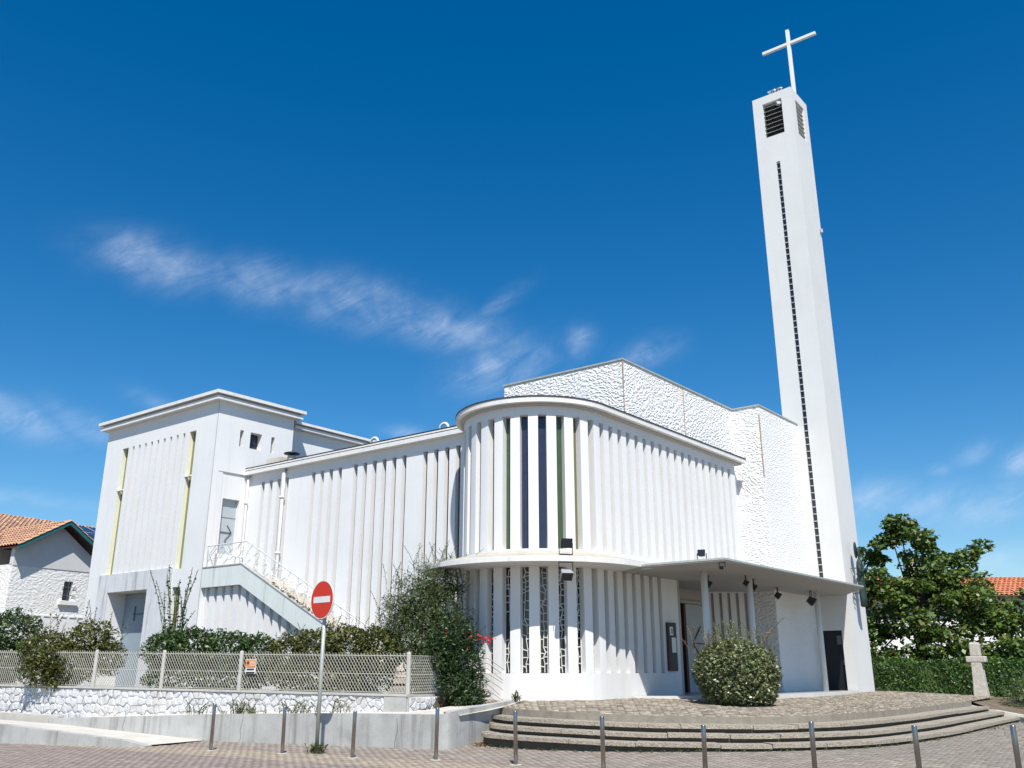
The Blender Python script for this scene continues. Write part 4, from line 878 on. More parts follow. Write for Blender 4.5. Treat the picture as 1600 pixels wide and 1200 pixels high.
def fence():
    root = thing('wire_fence', 'cream diamond-mesh wire fence with posts on the stone wall', 'fence', lw(-3, 1.2, 1.1))
    def ft(t): return 1.99 + (SWT - t)*.0145
    side = Vector((.42, .905, 0)); c0 = Vector(lw(SWT - .03, 1.2))
    posts = [-10.9, -8.3, -5.66, -3.06, -.35, 2.22, SWT - .05]
    for i, t in enumerate(posts):
        p = lw(t, 1.2); z0 = sw_top(t) + .001; last = i == len(posts) - 1
        m = MB(); m.lathe((p[0], p[1], z0), [(.055, 0), (.055, ft(t) - z0 + .02), (.045, ft(t) - z0 + .055), (.015, ft(t) - z0 + .07)], 8); m.build('post', WALLCAP, root)
    p = c0 + side*1.75; m = MB(); m.lathe((p.x, p.y, 1.05), [(.05, 0), (.05, .92), (.02, .95)], 8); m.build('post', WALLCAP, root)
    def bay(P0, d, ln, z0, z1, w0=.092, hh=.13):
        """One panel of diamond mesh: zigzag wires with real thickness."""
        mb = MB(); n = int(ln/w0); r = .0068
        V = []; Q = []
        for i in range(-int((z1(0) - z0(0))/hh) - 1, n + 1):
            for sgn in (1, -1):
                s_ = i*w0 if sgn > 0 else (n - i)*w0
                # straight diagonal strands standing for the woven zigzag
                za, zb_ = z0(max(0, min(ln, s_))), z1(max(0, min(ln, s_))); L = (zb_ - za)/hh*w0
                a0, a1 = s_, s_ + sgn*L; t0, t1 = 0., 1.
                for bound, lo in ((0, True), (ln, False)):
                    for e in (0, 1): pass
                # clip to the panel
                lo_, hi_ = min(a0, a1), max(a0, a1)
                if hi_ <= 0 or lo_ >= ln: continue
                f0, f1 = (max(0, min(ln, a0)) - a0)/(a1 - a0), (max(0, min(ln, a1)) - a0)/(a1 - a0)
                if f1 - f0 < .02: continue
                pa = P0 + d*(a0 + (a1 - a0)*f0) + Vector((0, 0, za + (zb_ - za)*f0)); pb = P0 + d*(a0 + (a1 - a0)*f1) + Vector((0, 0, za + (zb_ - za)*f1))
                off = Vector((-d.y, d.x, 0))*(.006*sgn); mb.tube([pa + off, pb + off], r, 4, False)
        return mb
    ends = posts
    for a, b in zip(ends[:-1], ends[1:]):
        mb = bay(Vector(lw(a, 1.2)), LD, b - a, lambda s: sw_top(a + s) + .02, lambda s: ft(a + s) - .03); o = mb.build('wire_mesh', FENCEW, root); o['kind'] = 'stuff'
        w = MB()
        for fr in (.03, .5, .97): w.tube([lw(a, 1.2, sw_top(a)*(1 - fr) + ft(a)*fr), lw(b, 1.2, sw_top(b)*(1 - fr) + ft(b)*fr)], .013 if fr > .9 else .009, 5)
        # curled selvedge along the top
        k = int((b - a)/.09)
        for i in range(k): t = a + (b - a)*i/k; w.tube([lw(t, 1.2, ft(t) - .03), lw(t + .03, 1.2, ft(t) + .035), lw(t + .07, 1.2, ft(t) - .03)], .007, 3, False)
        w.build('tension_wires', FENCEW, root)
    mb = bay(c0, side, 1.75, lambda s: 1.12, lambda s: 1.96, .088); o = mb.build('wire_mesh', FENCEW, root); o['kind'] = 'stuff'
    w = MB()
    for z in (1.14, 1.54, 1.97): w.tube([c0 + Vector((0, 0, z)), c0 + side*1.75 + Vector((0, 0, z))], .011, 5)
    w.build('tension_wires', FENCEW, root)
fence()
def notice_plate():
    t = .02; c = Vector(lw(t, 1.16, 1.68))
    root = thing('fence_notice', 'small orange and white notice plate wired to the mesh fence', 'sign', c)
    ang = math.atan2(LD.y, LD.x)
    MB().box(c + Vector((0, 0, .06)), (.33, .012, .36), ang).build('plate', SIGNW, root)
    f = -LN*.009
    MB().box(c + f + Vector((0, 0, .13)), (.31, .006, .20), ang).build('orange_field', PLATE_O, root)
    k = MB(); k.box(c + f*1.6 + LD*-.09 + Vector((0, 0, .15)), (.06, .005, .06), ang)
    k.build('emblem', BROWN, root)
    k = MB()
    for i in range(4): k.box(c + f*1.6 + LD*.05 + Vector((0, 0, .19 - .035*i)), (.15, .005, .012), ang)
    k.build('text_lines', SIGNW, root)
    k = MB(); k.box(c + f*1.2 + Vector((0, 0, -.01)), (.24, .006, .035), ang); k.box(c + f*1.2 + Vector((0, 0, -.09)), (.28, .006, .04), ang); k.build('black_bars', BLACK, root)
notice_plate()

# ------------------------------------------------------------------ bollards and road sign
def bollards():
    spec = [(-6.47, 20.69, .95, 'the leftmost of the row, in front of the rubble wall'), (-4.75, 19.94, .93, 'just left of the no-entry sign pole'), (-3.13, 18.94, .87, 'just right of the no-entry sign pole'),
            (-1.46, 18.51, .95, 'in front of the rounded corner of the low concrete wall'), (.07, 17.58, .93, 'at the left end of the church steps'), (1.52, 16.1, .90, 'left of the middle of the church steps'),
            (2.96, 14.85, .83, 'before the steps, left of the round bush'), (4.45, 14.25, .91, 'before the steps, below the tower'), (5.65, 13.45, .90, 'before the right part of the steps, third from the right edge side'), (6.85, 13.1, .92, 'the rightmost, at the right edge of the picture')]
    spec[8] = (5.65, 13.45, .90, 'second from the right end of the row')
    proto = None
    for i, (x, y, h, tx) in enumerate(spec):
        z = street_z(x, y); lab = 'stainless steel bollard, ' + tx
        root = thing('bollard', lab, 'bollard', (x, y, z), 'steel bollards along the pavement')
        if proto is None:
            s = MB().lathe((x, y, z), [(.038, 0), (.038, h - .012), (.034, h - .002), (.0, h)], 20).build('post', STEEL, root)
            me = s.data
            for p in me.polygons: p.use_smooth = abs(p.normal.z) < .5
            b = MB().lathe((x, y, z - .002), [(.115, 0), (.115, .012), (.04, .016)], 16).build('base_plate', WALLCAP, root); proto = (s, b, h)
        else:
            for src in proto[:2]:
                c = src.copy(); COL.objects.link(c); c.parent = root
            for c in root.children:
                if c.name.startswith('post'): c.scale = (1, 1, h/proto[2])
        root.rotation_euler = (R(random.uniform(-1, 1)), R(random.uniform(-1, 1)), random.uniform(0, 3))
bollards()
def road_sign():
    x, y = -4.07, 20.06; z = street_z(x, y)
    root = thing('no_entry_sign', 'round red no-entry sign with white bar on a galvanised pole', 'road sign', (x, y, z))
    dx = .02
    MB().tube([(x, y, z - .02), (x + .0, y, z + 3.35)], .042, 12).build('pole', GALV, root, True)
    phi = R(43); t = Vector((math.cos(phi), -math.sin(phi), 0)); nrm = Vector((-math.sin(phi), -math.cos(phi), 0)); c = Vector((x, y, 3.11)) + nrm*.075
    def disc(name, r, d0, d1, m, par, n=48):
        ring = lambda d: [tuple(c + nrm*d + t*(r*math.cos(2*math.pi*k/n)) + Vector((0, 0, r*math.sin(2*math.pi*k/n)))) for k in range(n)]
        mb = MB(); mb.add(ring(d0) + ring(d1), [tuple(range(n)), tuple(range(2*n - 1, n - 1, -1))] + [(k, k + n, (k + 1) % n + n, (k + 1) % n) for k in range(n)]); return mb.build(name, m, par)
    d = disc('sign_disc', .41, 0, .025, SIGNW, root); disc('red_face', .392, .0255, .029, RED, d)
    k = MB(); q = lambda u, v, w: tuple(c + t*u + Vector((0, 0, v)) + nrm*w)
    k.hexa([q(-.30, -.065, .0295), q(.30, -.065, .0295), q(.30, -.065, .033), q(-.30, -.065, .033)], [q(-.30, .065, .0295), q(.30, .065, .0295), q(.30, .065, .033), q(-.30, .065, .033)])
    k.build('white_bar', SIGNW, d)
    for zz in (2.85, 3.3):
        MB().box((x + nrm.x*.03, y + nrm.y*.03, zz), (.12, .07, .04), -phi).build('clamp', GALV, root)
    sprigs('pole_weeds', [(x + random.gauss(0, .12), y - .02 + random.gauss(0, .06), z) for _ in range(34)], GRASS, root, .05, .22, .5, .05, .02)
road_sign()

# ------------------------------------------------------------------ lamps, board
def floodlight(pos, aim, label, size=.2, m=BLACK, up=True, face=True):
    pos = Vector(pos); aim = Vector(aim).normalized()
    root = thing('floodlight', label, 'floodlight', pos, 'floodlights on the porch and ledge')
    s = aim.cross(Vector((0, 0, 1))).normalized(); u = s.cross(aim)
    c = pos + Vector((0, 0, (.24 if up else -.24)*size/.2))
    q = lambda a, b, d: tuple(c + s*a*size + u*b*size + aim*d*size)
    mb = MB(); mb.hexa([q(-.45, -.35, -.45), q(.45, -.35, -.45), q(.45, .35, -.45), q(-.45, .35, -.45)], [q(-.62, -.5, .4), q(.62, -.5, .4), q(.62, .5, .4), q(-.62, .5, .4)])
    mb.build('housing', m, root, bevel=.012)
    g = MB(); g.hexa([q(-.55, -.43, .402), q(.55, -.43, .402), q(.55, .43, .402), q(-.55, .43, .402)], [q(-.55, -.43, .43), q(.55, -.43, .43), q(.55, .43, .43), q(-.55, .43, .43)]); g.build('lamp_glass', G_DARK, root)
    b = MB(); sg = -1 if up else 1; e = 1.15*sg
    b.bar(q(-.70, 0, 0), Vector(q(-.70, 0, 0)) + Vector((0, 0, e*size)), .02); b.bar(q(.70, 0, 0), Vector(q(.70, 0, 0)) + Vector((0, 0, e*size)), .02)
    b.bar(Vector(q(-.70, 0, 0)) + Vector((0, 0, e*size)), Vector(q(.70, 0, 0)) + Vector((0, 0, e*size)), .02); b.build('bracket', BLACK, root)
la = -79
pl = arc(DR + .98, la)
floodlight((*pl, 4.42), (.2, -.95, -.25), 'black floodlight standing on the white ledge of the drum', .25)
pl = arc(DR + .95, la)
floodlight((*pl, 4.25), (.2, -.8, -.75), 'grey floodlight hanging under the white ledge of the drum', .26, GREYM, False)
for a, b, lab, sz in ((-5.9, -.62, 'black spotlight beside the left canopy column', .19), (-5.05, -1.35, 'black spotlight just left of the middle canopy column', .17), (-3.98, -1.09, 'black spotlight just right of the middle canopy column', .19),
                      (-1.04, -.55, 'black spotlight under the canopy before the roughcast wall', .21), (.95, -.85, 'black spotlight under the canopy left of the tower-side column', .28)):
    floodlight(B(a, b, soffit(b)), Vector((EX*.3 - EY*.6)) + Vector((0, 0, -.5)), lab, sz, BLACK, False)
floodlight(B(-8.4, -2.3, soffit(-2.3)), (-.5, -.8, -.2), 'small white lamp under the front corner of the canopy', .11, WHITE, False)
floodlight(B(-8.1, -1.6, 4.40), (-.3, -.8, .3), 'small black lamp on top of the canopy roof', .17, BLACK, True)
def board():
    p = WQ(3.40, -.05, 1.62); root = thing('notice_board', 'narrow dark notice board with paper sheets on the white wall by the entrance', 'notice board', p)
    def bx(name, s0, s1, n0, n1, z0, z1, m): MB().prism([WQ(s0, n0)[:2], WQ(s1, n0)[:2], WQ(s1, n1)[:2], WQ(s0, n1)[:2]], z0, z1).build(name, m, root)
    bx('frame', 3.18, 3.66, -.07, -.003, 1.63, 2.98, BROWN); bx('backing', 3.22, 3.62, -.074, -.0705, 1.68, 2.93, BLACK)
    bx('paper', 3.28, 3.46, -.078, -.0745, 2.62, 2.86, SIGNW); bx('paper', 3.36, 3.60, -.078, -.0745, 2.14, 2.56, SIGNW); bx('paper_print', 3.36, 3.42, -.080, -.0785, 2.66, 2.82, IRON_D)
board()
def wall_cross():
    x, y, z = 16.55, 33.35, .70
    root = thing('stone_cross', 'weathered stone cross standing at the right end of the terrace', 'cross', (x, y, z))
    rz = R(-38)
    MB().lathe((x, y, z - .05), [(.33, 0), (.27, .62), (.235, 1.28)], 4, 1, 1, rz + R(45)).build('shaft', STONEX, root, bevel=.02)
    MB().box((x, y, z + 1.33), (.64, .36, .21), rz).build('arms', STONEX, root, bevel=.03)
    MB().lathe((x, y, z + 1.44), [(.225, 0), (.22, .42), (.17, .47)], 4, 1, 1, rz + R(45)).build('head', STONEX, root, bevel=.02)
wall_cross()

# ------------------------------------------------------------------ houses
def tiled_roof(name, c0, c1, e0, e1, m, parent, pitch=.24, course=.36):
    """Barrel-tile roof between ridge line c0-c1 and eaves line e0-e1: half-round tiles in courses, one mesh."""
    c0, c1, e0, e1 = map(Vector, (c0, c1, e0, e1)); n = max(2, int((e1 - e0).length/pitch)); m_ = max(2, int((c0 - e0).length/course)); V = []; Q = []
    nrm = (e1 - e0).cross(c0 - e0).normalized()
    if nrm.z < 0: nrm = -nrm
    for i in range(n):
        for j in range(m_):
            prof = []
            for k in range(5):
                u = (i + k/4)/n; hgt = .085*math.sin(math.pi*k/4)
                lo = (e0*(1 - u) + e1*u)*(1 - j/m_) + (c0*(1 - u) + c1*u)*(j/m_); hi = (e0*(1 - u) + e1*u)*(1 - (j + 1.08)/m_) + (c0*(1 - u) + c1*u)*((j + 1.08)/m_)
                prof += [lo + nrm*(hgt*1.1 + .035), hi + nrm*hgt*.85]
            k0 = len(V); V += [tuple(p) for p in prof]; Q += [(k0 + 2*k, k0 + 2*k + 2, k0 + 2*k + 3, k0 + 2*k + 1) for k in range(4)]
    o = bigmesh(name, np.array(V), np.array(Q), m, parent); o['kind'] = 'stuff'; return o
def left_house():
    e = Vector((math.cos(R(58)), math.sin(R(58)), 0)); bk = Vector((-e.y, e.x, 0)); A = Vector((-24.35, 44.0, 0)); Wd = 4.62
    root = thing('left_house', 'white roughcast house with teal gable boards and clay tile roof at left', 'house', A + e*2.3 + Vector((0, 0, 1)))
    def h(s, d, z): p = A + e*s + bk*d; return (p.x, p.y, z)
    s0, s1 = .12, Wd - .40
    def qb(mb, a, b, d0, d1, z0, z1): return mb.prism([h(a, d0, 0)[:2], h(b, d0, 0)[:2], h(b, d1, 0)[:2], h(a, d1, 0)[:2]], z0, z1)
    w = MB(); wx0, wx1, wz0, wz1 = 2.92, 3.42, 5.05, 6.0
    for a, b, z0, z1 in ((s0, wx0, .8, 6.65), (wx1, s1, .8, 6.65), (wx0, wx1, .8, wz0), (wx0, wx1, wz1, 6.65)): qb(w, a, b, 0, .3, z0, z1)
    qb(w, s0 + .01, s1 - .01, .31, 8, .8, 6.6)
    wall = w.build('wall', ROUGH_H, root)
    g = MB(); g.add([h(s0, -.03, 6.55), h(s1, -.03, 6.55), h(s1, -.03, 7.35), h((s0 + s1)/2 + .15, -.03, 8.72), h(s0, -.03, 7.45), h(s0, .28, 6.55), h(s1, .28, 6.55), h(s1, .28, 7.35), h((s0 + s1)/2 + .15, .28, 8.72), h(s0, .28, 7.45)],
                 [(0, 1, 2, 3, 4), (9, 8, 7, 6, 5), (0, 5, 6, 1), (1, 6, 7, 2), (2, 7, 8, 3), (3, 8, 9, 4), (4, 9, 5, 0)]); g.build('gable', GABLE, root)
    k = MB(); qb(k, s0 - .02, s1 + .02, -.045, -.031, 6.5, 6.55); 
    lw_ = MB(); qb(lw_, s0, s1, -.04, -.002, .8, 4.30)
    for i in range(9): qb(lw_, s0 + .1 + i*.46, s0 + .40 + i*.46, -.075, -.041, 4.22, 4.27)
    lw_.build('smooth_base', HOUSEW, root)
    pane = MB(); qb(pane, wx0, wx1, .2, .24, wz0, wz1); wn = pane.build('window', G_DARK, root)
    si = MB(); qb(si, wx0 - .2, wx1 + .3, -.16, .1, wz0 - .22, wz0 - .03); si.build('sill', HOUSEW, wn)
    gr = MB()
    for z in (wz0 + .25, wz0 + .65): gr.tube([h(wx0 - .12, -.05, z), h(wx1 + .12, -.05, z), h(wx1 + .2, -.08, z - .07)], .016, 5)
    gr.tube([h((wx0 + wx1)/2, -.05, wz0 - .05), h((wx0 + wx1)/2, -.05, wz1 + .1)], .016, 5); gr.build('window_grille', IRON_D, wn)
    ap = 2.42; zl, za, zr = 7.45, 8.95, 7.42
    tb = MB()
    for p, q in (((-.1, zl), (ap, za)), ((ap, za), (Wd + .12, zr))):
        tb.hexa([h(p[0], -.62, p[1] - .20), h(q[0], -.62, q[1] - .20), h(q[0], -.56, q[1] - .20), h(p[0], -.56, p[1] - .20)], [h(p[0], -.62, p[1] + .02), h(q[0], -.62, q[1] + .02), h(q[0], -.56, q[1] + .02), h(p[0], -.56, p[1] + .02)])
    tb.build('bargeboard', TEAL, root)
    rd = MB()
    for p, q in (((-.1, zl), (ap, za)), ((ap, za), (Wd + .12, zr))):
        rd.hexa([h(p[0], -.555, p[1] - .10), h(q[0], -.555, q[1] - .10), h(q[0], 8, q[1] - .10), h(p[0], 8, p[1] - .10)], [h(p[0], -.555, p[1] - .03), h(q[0], -.555, q[1] - .03), h(q[0], 8, q[1] - .03), h(p[0], 8, p[1] - .03)])
    rf = rd.build('roof', BROWN, root)
    tiled_roof('roof_tiles', h(ap, -.66, za), h(ap, 7, za), h(-.12, -.66, zl), h(-.12, 7, zl), TILE, rf)
    tiled_roof('roof_tiles', h(ap, -.66, za), h(ap, 7, za), h(Wd + .14, -.66, zr), h(Wd + .14, 7, zr), TILE, rf)
    # main roof behind, with solar panels, and a darker side wall
    b0 = 5.0
    tiled_roof('main_roof_tiles', h(-10, b0 + 4, 10.35), h(20, b0 + 4, 10.35), h(-10, b0 - 2.5, 7.9), h(20, b0 - 2.5, 7.9), TILE, rf)
    mw = MB(); qb(mw, -9, 19, b0 - 1.6, b0 + 3, .8, 7.65); mw.build('main_wall', HOUSEW, root)
    E0, C0 = Vector(h(0, b0 - 2.5, 7.9)), Vector(h(0, b0 + 4, 10.35)); sl = (C0 - E0)
    nrm = e.cross(sl).normalized()
    if nrm.z < 0: nrm = -nrm
    for i in range(5):
        for j in range(3):
            u0, v0 = 7.0 + i*1.75, .12 + j*.25; q = lambda u, v, o: tuple(E0 + e*u + sl*v + nrm*o)
            pm = MB(); pm.hexa([q(u0, v0, .16), q(u0 + 1.66, v0, .16), q(u0 + 1.66, v0 + .235, .16), q(u0, v0 + .235, .16)], [q(u0, v0, .20), q(u0 + 1.66, v0, .20), q(u0 + 1.66, v0 + .235, .20), q(u0, v0 + .235, .20)])
            sp = pm.build('solar_panel', PANEL, root)
            fr = MB(); fr.bar(q(u0, v0, .205), q(u0 + 1.66, v0, .205), .06, .03); fr.bar(q(u0, v0, .205), q(u0, v0 + .235, .205), .06, .03); fr.build('panel_frame', GREYM, sp)
    MB().tube([h(s1 + .12, -.05, .9), h(s1 + .12, -.05, 7.0)], .09, 8).build('downpipe', BROWN, root)
left_house()
def right_house():
    x0, x1, y0, y1 = 18.5, 44, 52.0, 60.0
    root = thing('right_house', 'white house with orange tile roof behind the tree at right', 'house', (30, 54, .7))
    zb, ze, zr = .7, 5.62, 7.05
    w = MB(); wx0, wx1, wz0, wz1 = 25.2, 27.45, 4.2, 5.4
    for a, b, z0, z1 in ((x0, wx0, zb, ze), (wx1, x1, zb, ze), (wx0, wx1, zb, wz0), (wx0, wx1, wz1, ze)): w.prism([(a, y0), (b, y0), (b, y0 + .3), (a, y0 + .3)], z0, z1)
    w.prism([(x0, y0 + .31), (x1, y0 + .31), (x1, y1), (x0, y1)], zb, ze - .02)
    w.build('wall', HOUSEW, root)
    p = MB(); p.box(((wx0 + wx1)/2, y0 + .22, (wz0 + wz1)/2), (wx1 - wx0, .04, wz1 - wz0)); wn = p.build('window', G_DARK, root)
    p = MB(); p.box(((wx0 + wx1)/2, y0 - .03, wz0 - .05), (wx1 - wx0 + .2, .3, .09)); p.build('sill', HOUSEW, wn)
    p = MB(); p.box(((wx0 + wx1)/2, y0 + .12, wz0 + .2), (wx1 - wx0, .04, .4)); p.build('shutter', GREYM, wn)
    r = MB(); yr = y0 + 3.6; yo = y0 - .75
    r.add([(x0 - .3, yo, ze - .05), (x1, yo, ze - .05), (x1, yr, zr - .05), (x0 - .3, yr, zr - .05), (x0 - .3, yo, ze + .03), (x1, yo, ze + .03), (x1, yr, zr + .0), (x0 - .3, yr, zr + .0)], [(3, 2, 1, 0), (4, 5, 6, 7), (0, 1, 5, 4), (1, 2, 6, 5), (2, 3, 7, 6), (3, 0, 4, 7)])
    rf = r.build('roof', BROWN, root)
    tiled_roof('roof_tiles', (x0 - .3, yr, zr), (36, yr, zr), (x0 - .3, yo, ze + .02), (36, yo, ze + .02), TILE_O, rf, .27, .42)
    k = MB(); k.box((24.6, yr + .4, zr + .35), (.7, .6, 1.7)); ch = k.build('chimney', CONC_L, rf)
    MB().tube([(x0, yo - .06, ze), (40, yo - .06, ze)], .07, 6).build('gutter', BROWN, rf)
    k = MB(); k.prism([(14, 44.0), (31, 44.0), (31, 44.25), (14, 44.25)], .6, 2.15); prop(k.build('yard_wall', HOUSEW), 'low white wall seen under the tree beside the tower', 'wall')
right_house()

# ------------------------------------------------------------------ vegetation
def round_bush():
    c = Vector((5.72, 24.0, .76)); root = thing('round_bush', 'clipped round variegated bush in front of the church entrance', 'bush', c)
    foliage('foliage', [((c.x, c.y, c.z + .88), (1.07, 1.04, .78)), ((c.x + .05, c.y, c.z + .46), (1.03, 1.0, .52)), ((c.x - .25, c.y - .1, c.z + 1.05), (.7, .7, .6)), ((c.x + .45, c.y - .1, c.z + 1.0), (.5, .5, .5))], 17000, .085, LEAF_BUSH, root, .74, .06, .6, .2, c.z + .02)
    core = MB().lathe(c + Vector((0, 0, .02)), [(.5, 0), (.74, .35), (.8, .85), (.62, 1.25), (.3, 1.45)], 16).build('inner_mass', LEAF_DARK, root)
    roots = []
    for _ in range(70):
        a, rr = random.uniform(0, 6.28), random.uniform(0, 1.0); roots.append((c.x + rr*math.cos(a), c.y + rr*math.sin(a), c.z + .84 + .84*math.sqrt(max(0, 1 - (rr/1.14)**2))))
    sprigs('shoots', roots, LEAF_BUSH, root, .15, .5, .35, .05, .04)
    sprigs('tall_shoots', [(c.x - .75 + random.gauss(0, .25), c.y - .1, c.z + 1.3) for _ in range(9)] + [(c.x + .6 + random.gauss(0, .2), c.y, c.z + 1.45) for _ in range(6)], LEAF_DRY, root, .35, .75, .45, .055, .035)
round_bush()
def hedge():
    P0, P1 = Vector((13.75, 36.2, .7)), Vector((27.5, 36.4, .7)); d = (P1 - P0).normalized(); nn = Vector((d.y, -d.x, 0)); ln = (P1 - P0).length
    root = thing('hedge', 'clipped green hedge beside the bell tower', 'hedge', (P0 + P1)/2)
    n = 16000; s = rng.uniform(0, ln, n); side = rng.uniform(0, 1, n); Hh = 1.30; pts = np.zeros((n, 3)); out = np.zeros((n, 3)); Wd = .45
    top = side < .35; h = rng.uniform(0, Hh, n); off = rng.uniform(-Wd, Wd, n)
    wob = .05*np.sin(s*2.1) + .04*np.sin(s*5.3)
    base = np.array(P0)[None] + s[:, None]*np.array(d)[None]
    face = np.where(rng.uniform(0, 1, n) < .85, 1, -1)
    pts = base + np.where(top[:, None], off[:, None]*np.array(nn), ((Wd + wob + rng.normal(0, .04, n))*face)[:, None]*np.array(nn))
    pts[:, 2] = P0.z + np.where(top, Hh + wob + rng.normal(0, .04, n), h)
    out = np.where(top[:, None], np.array([0, 0, 1.]), face[:, None]*np.array(nn))
    v, q = leaves(pts, .10, out=out); bigmesh('foliage', v, q, LEAF_HEDGE, root)
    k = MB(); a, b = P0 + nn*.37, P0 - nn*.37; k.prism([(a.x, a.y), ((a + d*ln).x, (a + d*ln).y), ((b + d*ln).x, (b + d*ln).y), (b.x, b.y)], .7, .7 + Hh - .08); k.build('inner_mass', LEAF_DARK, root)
hedge()
def tree():
    c = Vector((18.3, 41.5, .7)); root = thing('leafy_tree', 'broad-leaved green tree right of the bell tower', 'tree', c)
    trunk = MB(); trunk.tube([c, c + Vector((.05, 0, 1.2)), c + Vector((-.1, .1, 2.4)), c + Vector((0, 0, 3.6))], .26, 10, True, .16)
    limbs = []; tips = []
    spec = [(-2.0, -.6, 5.3), (-1.4, .8, 6.6), (-.35, 0, 8.1), (.25, -.9, 7.0), (1.1, .5, 6.7), (2.2, -.3, 6.3), (2.9, .6, 4.7), (3.6, -.4, 3.5), (2.0, -1.4, 3.7), (.6, -1.8, 4.3), (-1.0, -1.7, 3.6), (-2.2, -.2, 3.4), (1.2, 1.6, 5.0), (-1.1, 1.5, 4.6), (4.3, 0, 4.1), (1.5, -1.6, 2.3), (3.2, -1.2, 2.2), (-2.3, -.5, 2.3), (-1.5, -1.4, 1.9), (0, -1.7, 2.6), (.4, -.5, 5.9), (1.8, -1.0, 5.2), (-1.3, -1.2, 5.0), (-.7, .1, 7.4)]
    blobs = []
    for dx, dy, z in spec:
        st = c + Vector((0, 0, random.uniform(1.6, 3.3))); en = c + Vector((dx, dy, z - .7)); mid = st.lerp(en, .5) + Vector((0, 0, .25)); trunk.tube([st, mid, en], .07, 6, False, .02)
        r = random.uniform(.75, 1.05)*(1 if z < 6.2 else .62); blobs.append(((en.x, en.y, en.z), (r*1.1, r, r*.78)))
        for _ in range(3):
            o = Vector((random.gauss(0, .75), random.gauss(0, .6), random.gauss(.05, .45)))*(1 if z < 6.2 else .6); r2 = random.uniform(.32, .55); blobs.append(((en.x + o.x, en.y + o.y, en.z + o.z), (r2*1.2, r2, r2*.7)))
    trunk.build('trunk', BARK, root)
    foliage('crown', blobs, 19000, .215, LEAF_TREE, root, .45, .2, .78, .55)
    foliage('sunlit_leaves', blobs, 2000, .22, LEAF_TREE_Y, root, .8, .2, .78, .6)  # outer leaves in a yellower tone, sunlight put into their colour
tree()
def shrub(name, label, cat, loc, blobs, n, size, m, inner=.5, noise=.16, asp=.5, stems=8, group=None, spr=None, zmin=None, core=True):
    c = Vector(loc); root = thing(name, label, cat, c, group); bl = [((c.x + b[0], c.y + b[1], c.z + b[2]), b[3]) for b in blobs]
    foliage('foliage', bl, n, size, m, root, inner, noise, asp, .3, zmin)
    st = MB()
    for _ in range(stems):
        b = random.choice(bl)[0]; p = c + Vector((random.gauss(0, .12), random.gauss(0, .12), 0)); st.tube([p, p.lerp(Vector(b), .5) + Vector((random.gauss(0, .08), random.gauss(0, .08), 0)), Vector(b) + Vector((random.gauss(0, .2), random.gauss(0, .2), .1))], .022, 5, False, .008)
    st.build('stems', BARK, root)
    if spr:
        cnt, mm, h0, h1, lf = spr; rts = []
        for _ in range(cnt): b, r = random.choice(bl); rts.append((b[0] + random.uniform(-.8, .8)*r[0], b[1] + random.uniform(-.6, .6)*r[1], b[2] + r[2]*.6))
        sprigs('shoots', rts, mm, root, h0, h1, .4, lf, .06)
    return root
GZ = 1.0
G5 = 'shrubs behind the wire fence'
shrub('dark_shrub', 'dark green rounded shrub at the far left edge behind the fence', 'shrub', (-15.9, 29.4, GZ), [(0, 0, 1.75, (.95, .8, .75)), (-.6, .2, 1.0, (1.0, .8, .8)), (.1, 0, .8, (.6, .6, .6))], 7000, .12, LEAF_DARK, .5, .14, .5, 12, G5, (12, LEAF_DARK, .2, .4, .07))
shrub('yellowing_shrub', 'yellow-green shrub leaning over the wire fence at left', 'shrub', (-13.2, 27.9, GZ), [(-.7, -.1, 1.25, (.75, .6, .55)), (.55, 0, 1.45, (.8, .6, .65)), (0, -.2, .8, (1.0, .6, .7)), (1.1, 0, 1.0, (.55, .5, .5)), (-.4, -.85, .75, (.6, .22, .55)), (.2, -.88, .5, (.55, .2, .45))], 9000, .11, LEAF_OLIVE, .45, .2, .5, 16, G5, (46, LEAF_OLIVE, .3, .9, .07))
r_ = thing('sapling', 'thin young sapling with sparse leaves in front of the end block', 'sapling', (-9.75, 26.7, GZ), G5)
sprigs('branches', [(-9.75 + random.gauss(0, .16), 26.7 + random.gauss(0, .12), GZ + .6 + random.uniform(0, .5)) for _ in range(26)], LEAF_DARK, r_, 1.1, 2.7, .13, .10, .12, .010)
MB().tube([(-9.75, 26.7, GZ), (-9.73, 26.7, GZ + 1.5), (-9.7, 26.7, GZ + 2.9)], .03, 6, True, .012).build('trunk', BARK, r_)
shrub('clipped_dark_hedge', 'dense dark green clipped shrub below the outside stair', 'shrub', (-8.35, 25.9, GZ), [(-1.3, .2, 1.15, (.65, .55, .6)), (-.5, 0, 1.15, (.8, .6, .65)), (.5, -.2, 1.10, (.8, .6, .62)), (1.4, -.4, 1.0, (.65, .55, .6)), (0, 0, .5, (1.9, .6, .5))], 14000, .11, LEAF_DARK, .6, .12, .45, 14, G5, (20, LEAF_DARK, .1, .3, .07))
shrub('green_hedge_shrub', 'mid green leafy shrub right of the no-entry sign behind the fence', 'shrub', (-4.75, 24.5, GZ), [(-1.2, .45, 1.0, (.6, .5, .6)), (-.4, .2, 1.15, (.7, .55, .62)), (.5, -.1, 1.2, (.75, .55, .6)), (1.3, -.3, 1.1, (.7, .5, .65)), (0, 0, .5, (1.7, .6, .55))], 14000, .10, LEAF_OLIVE, .55, .15, .5, 14, G5, (40, LEAF_OLIVE, .2, .55, .06))
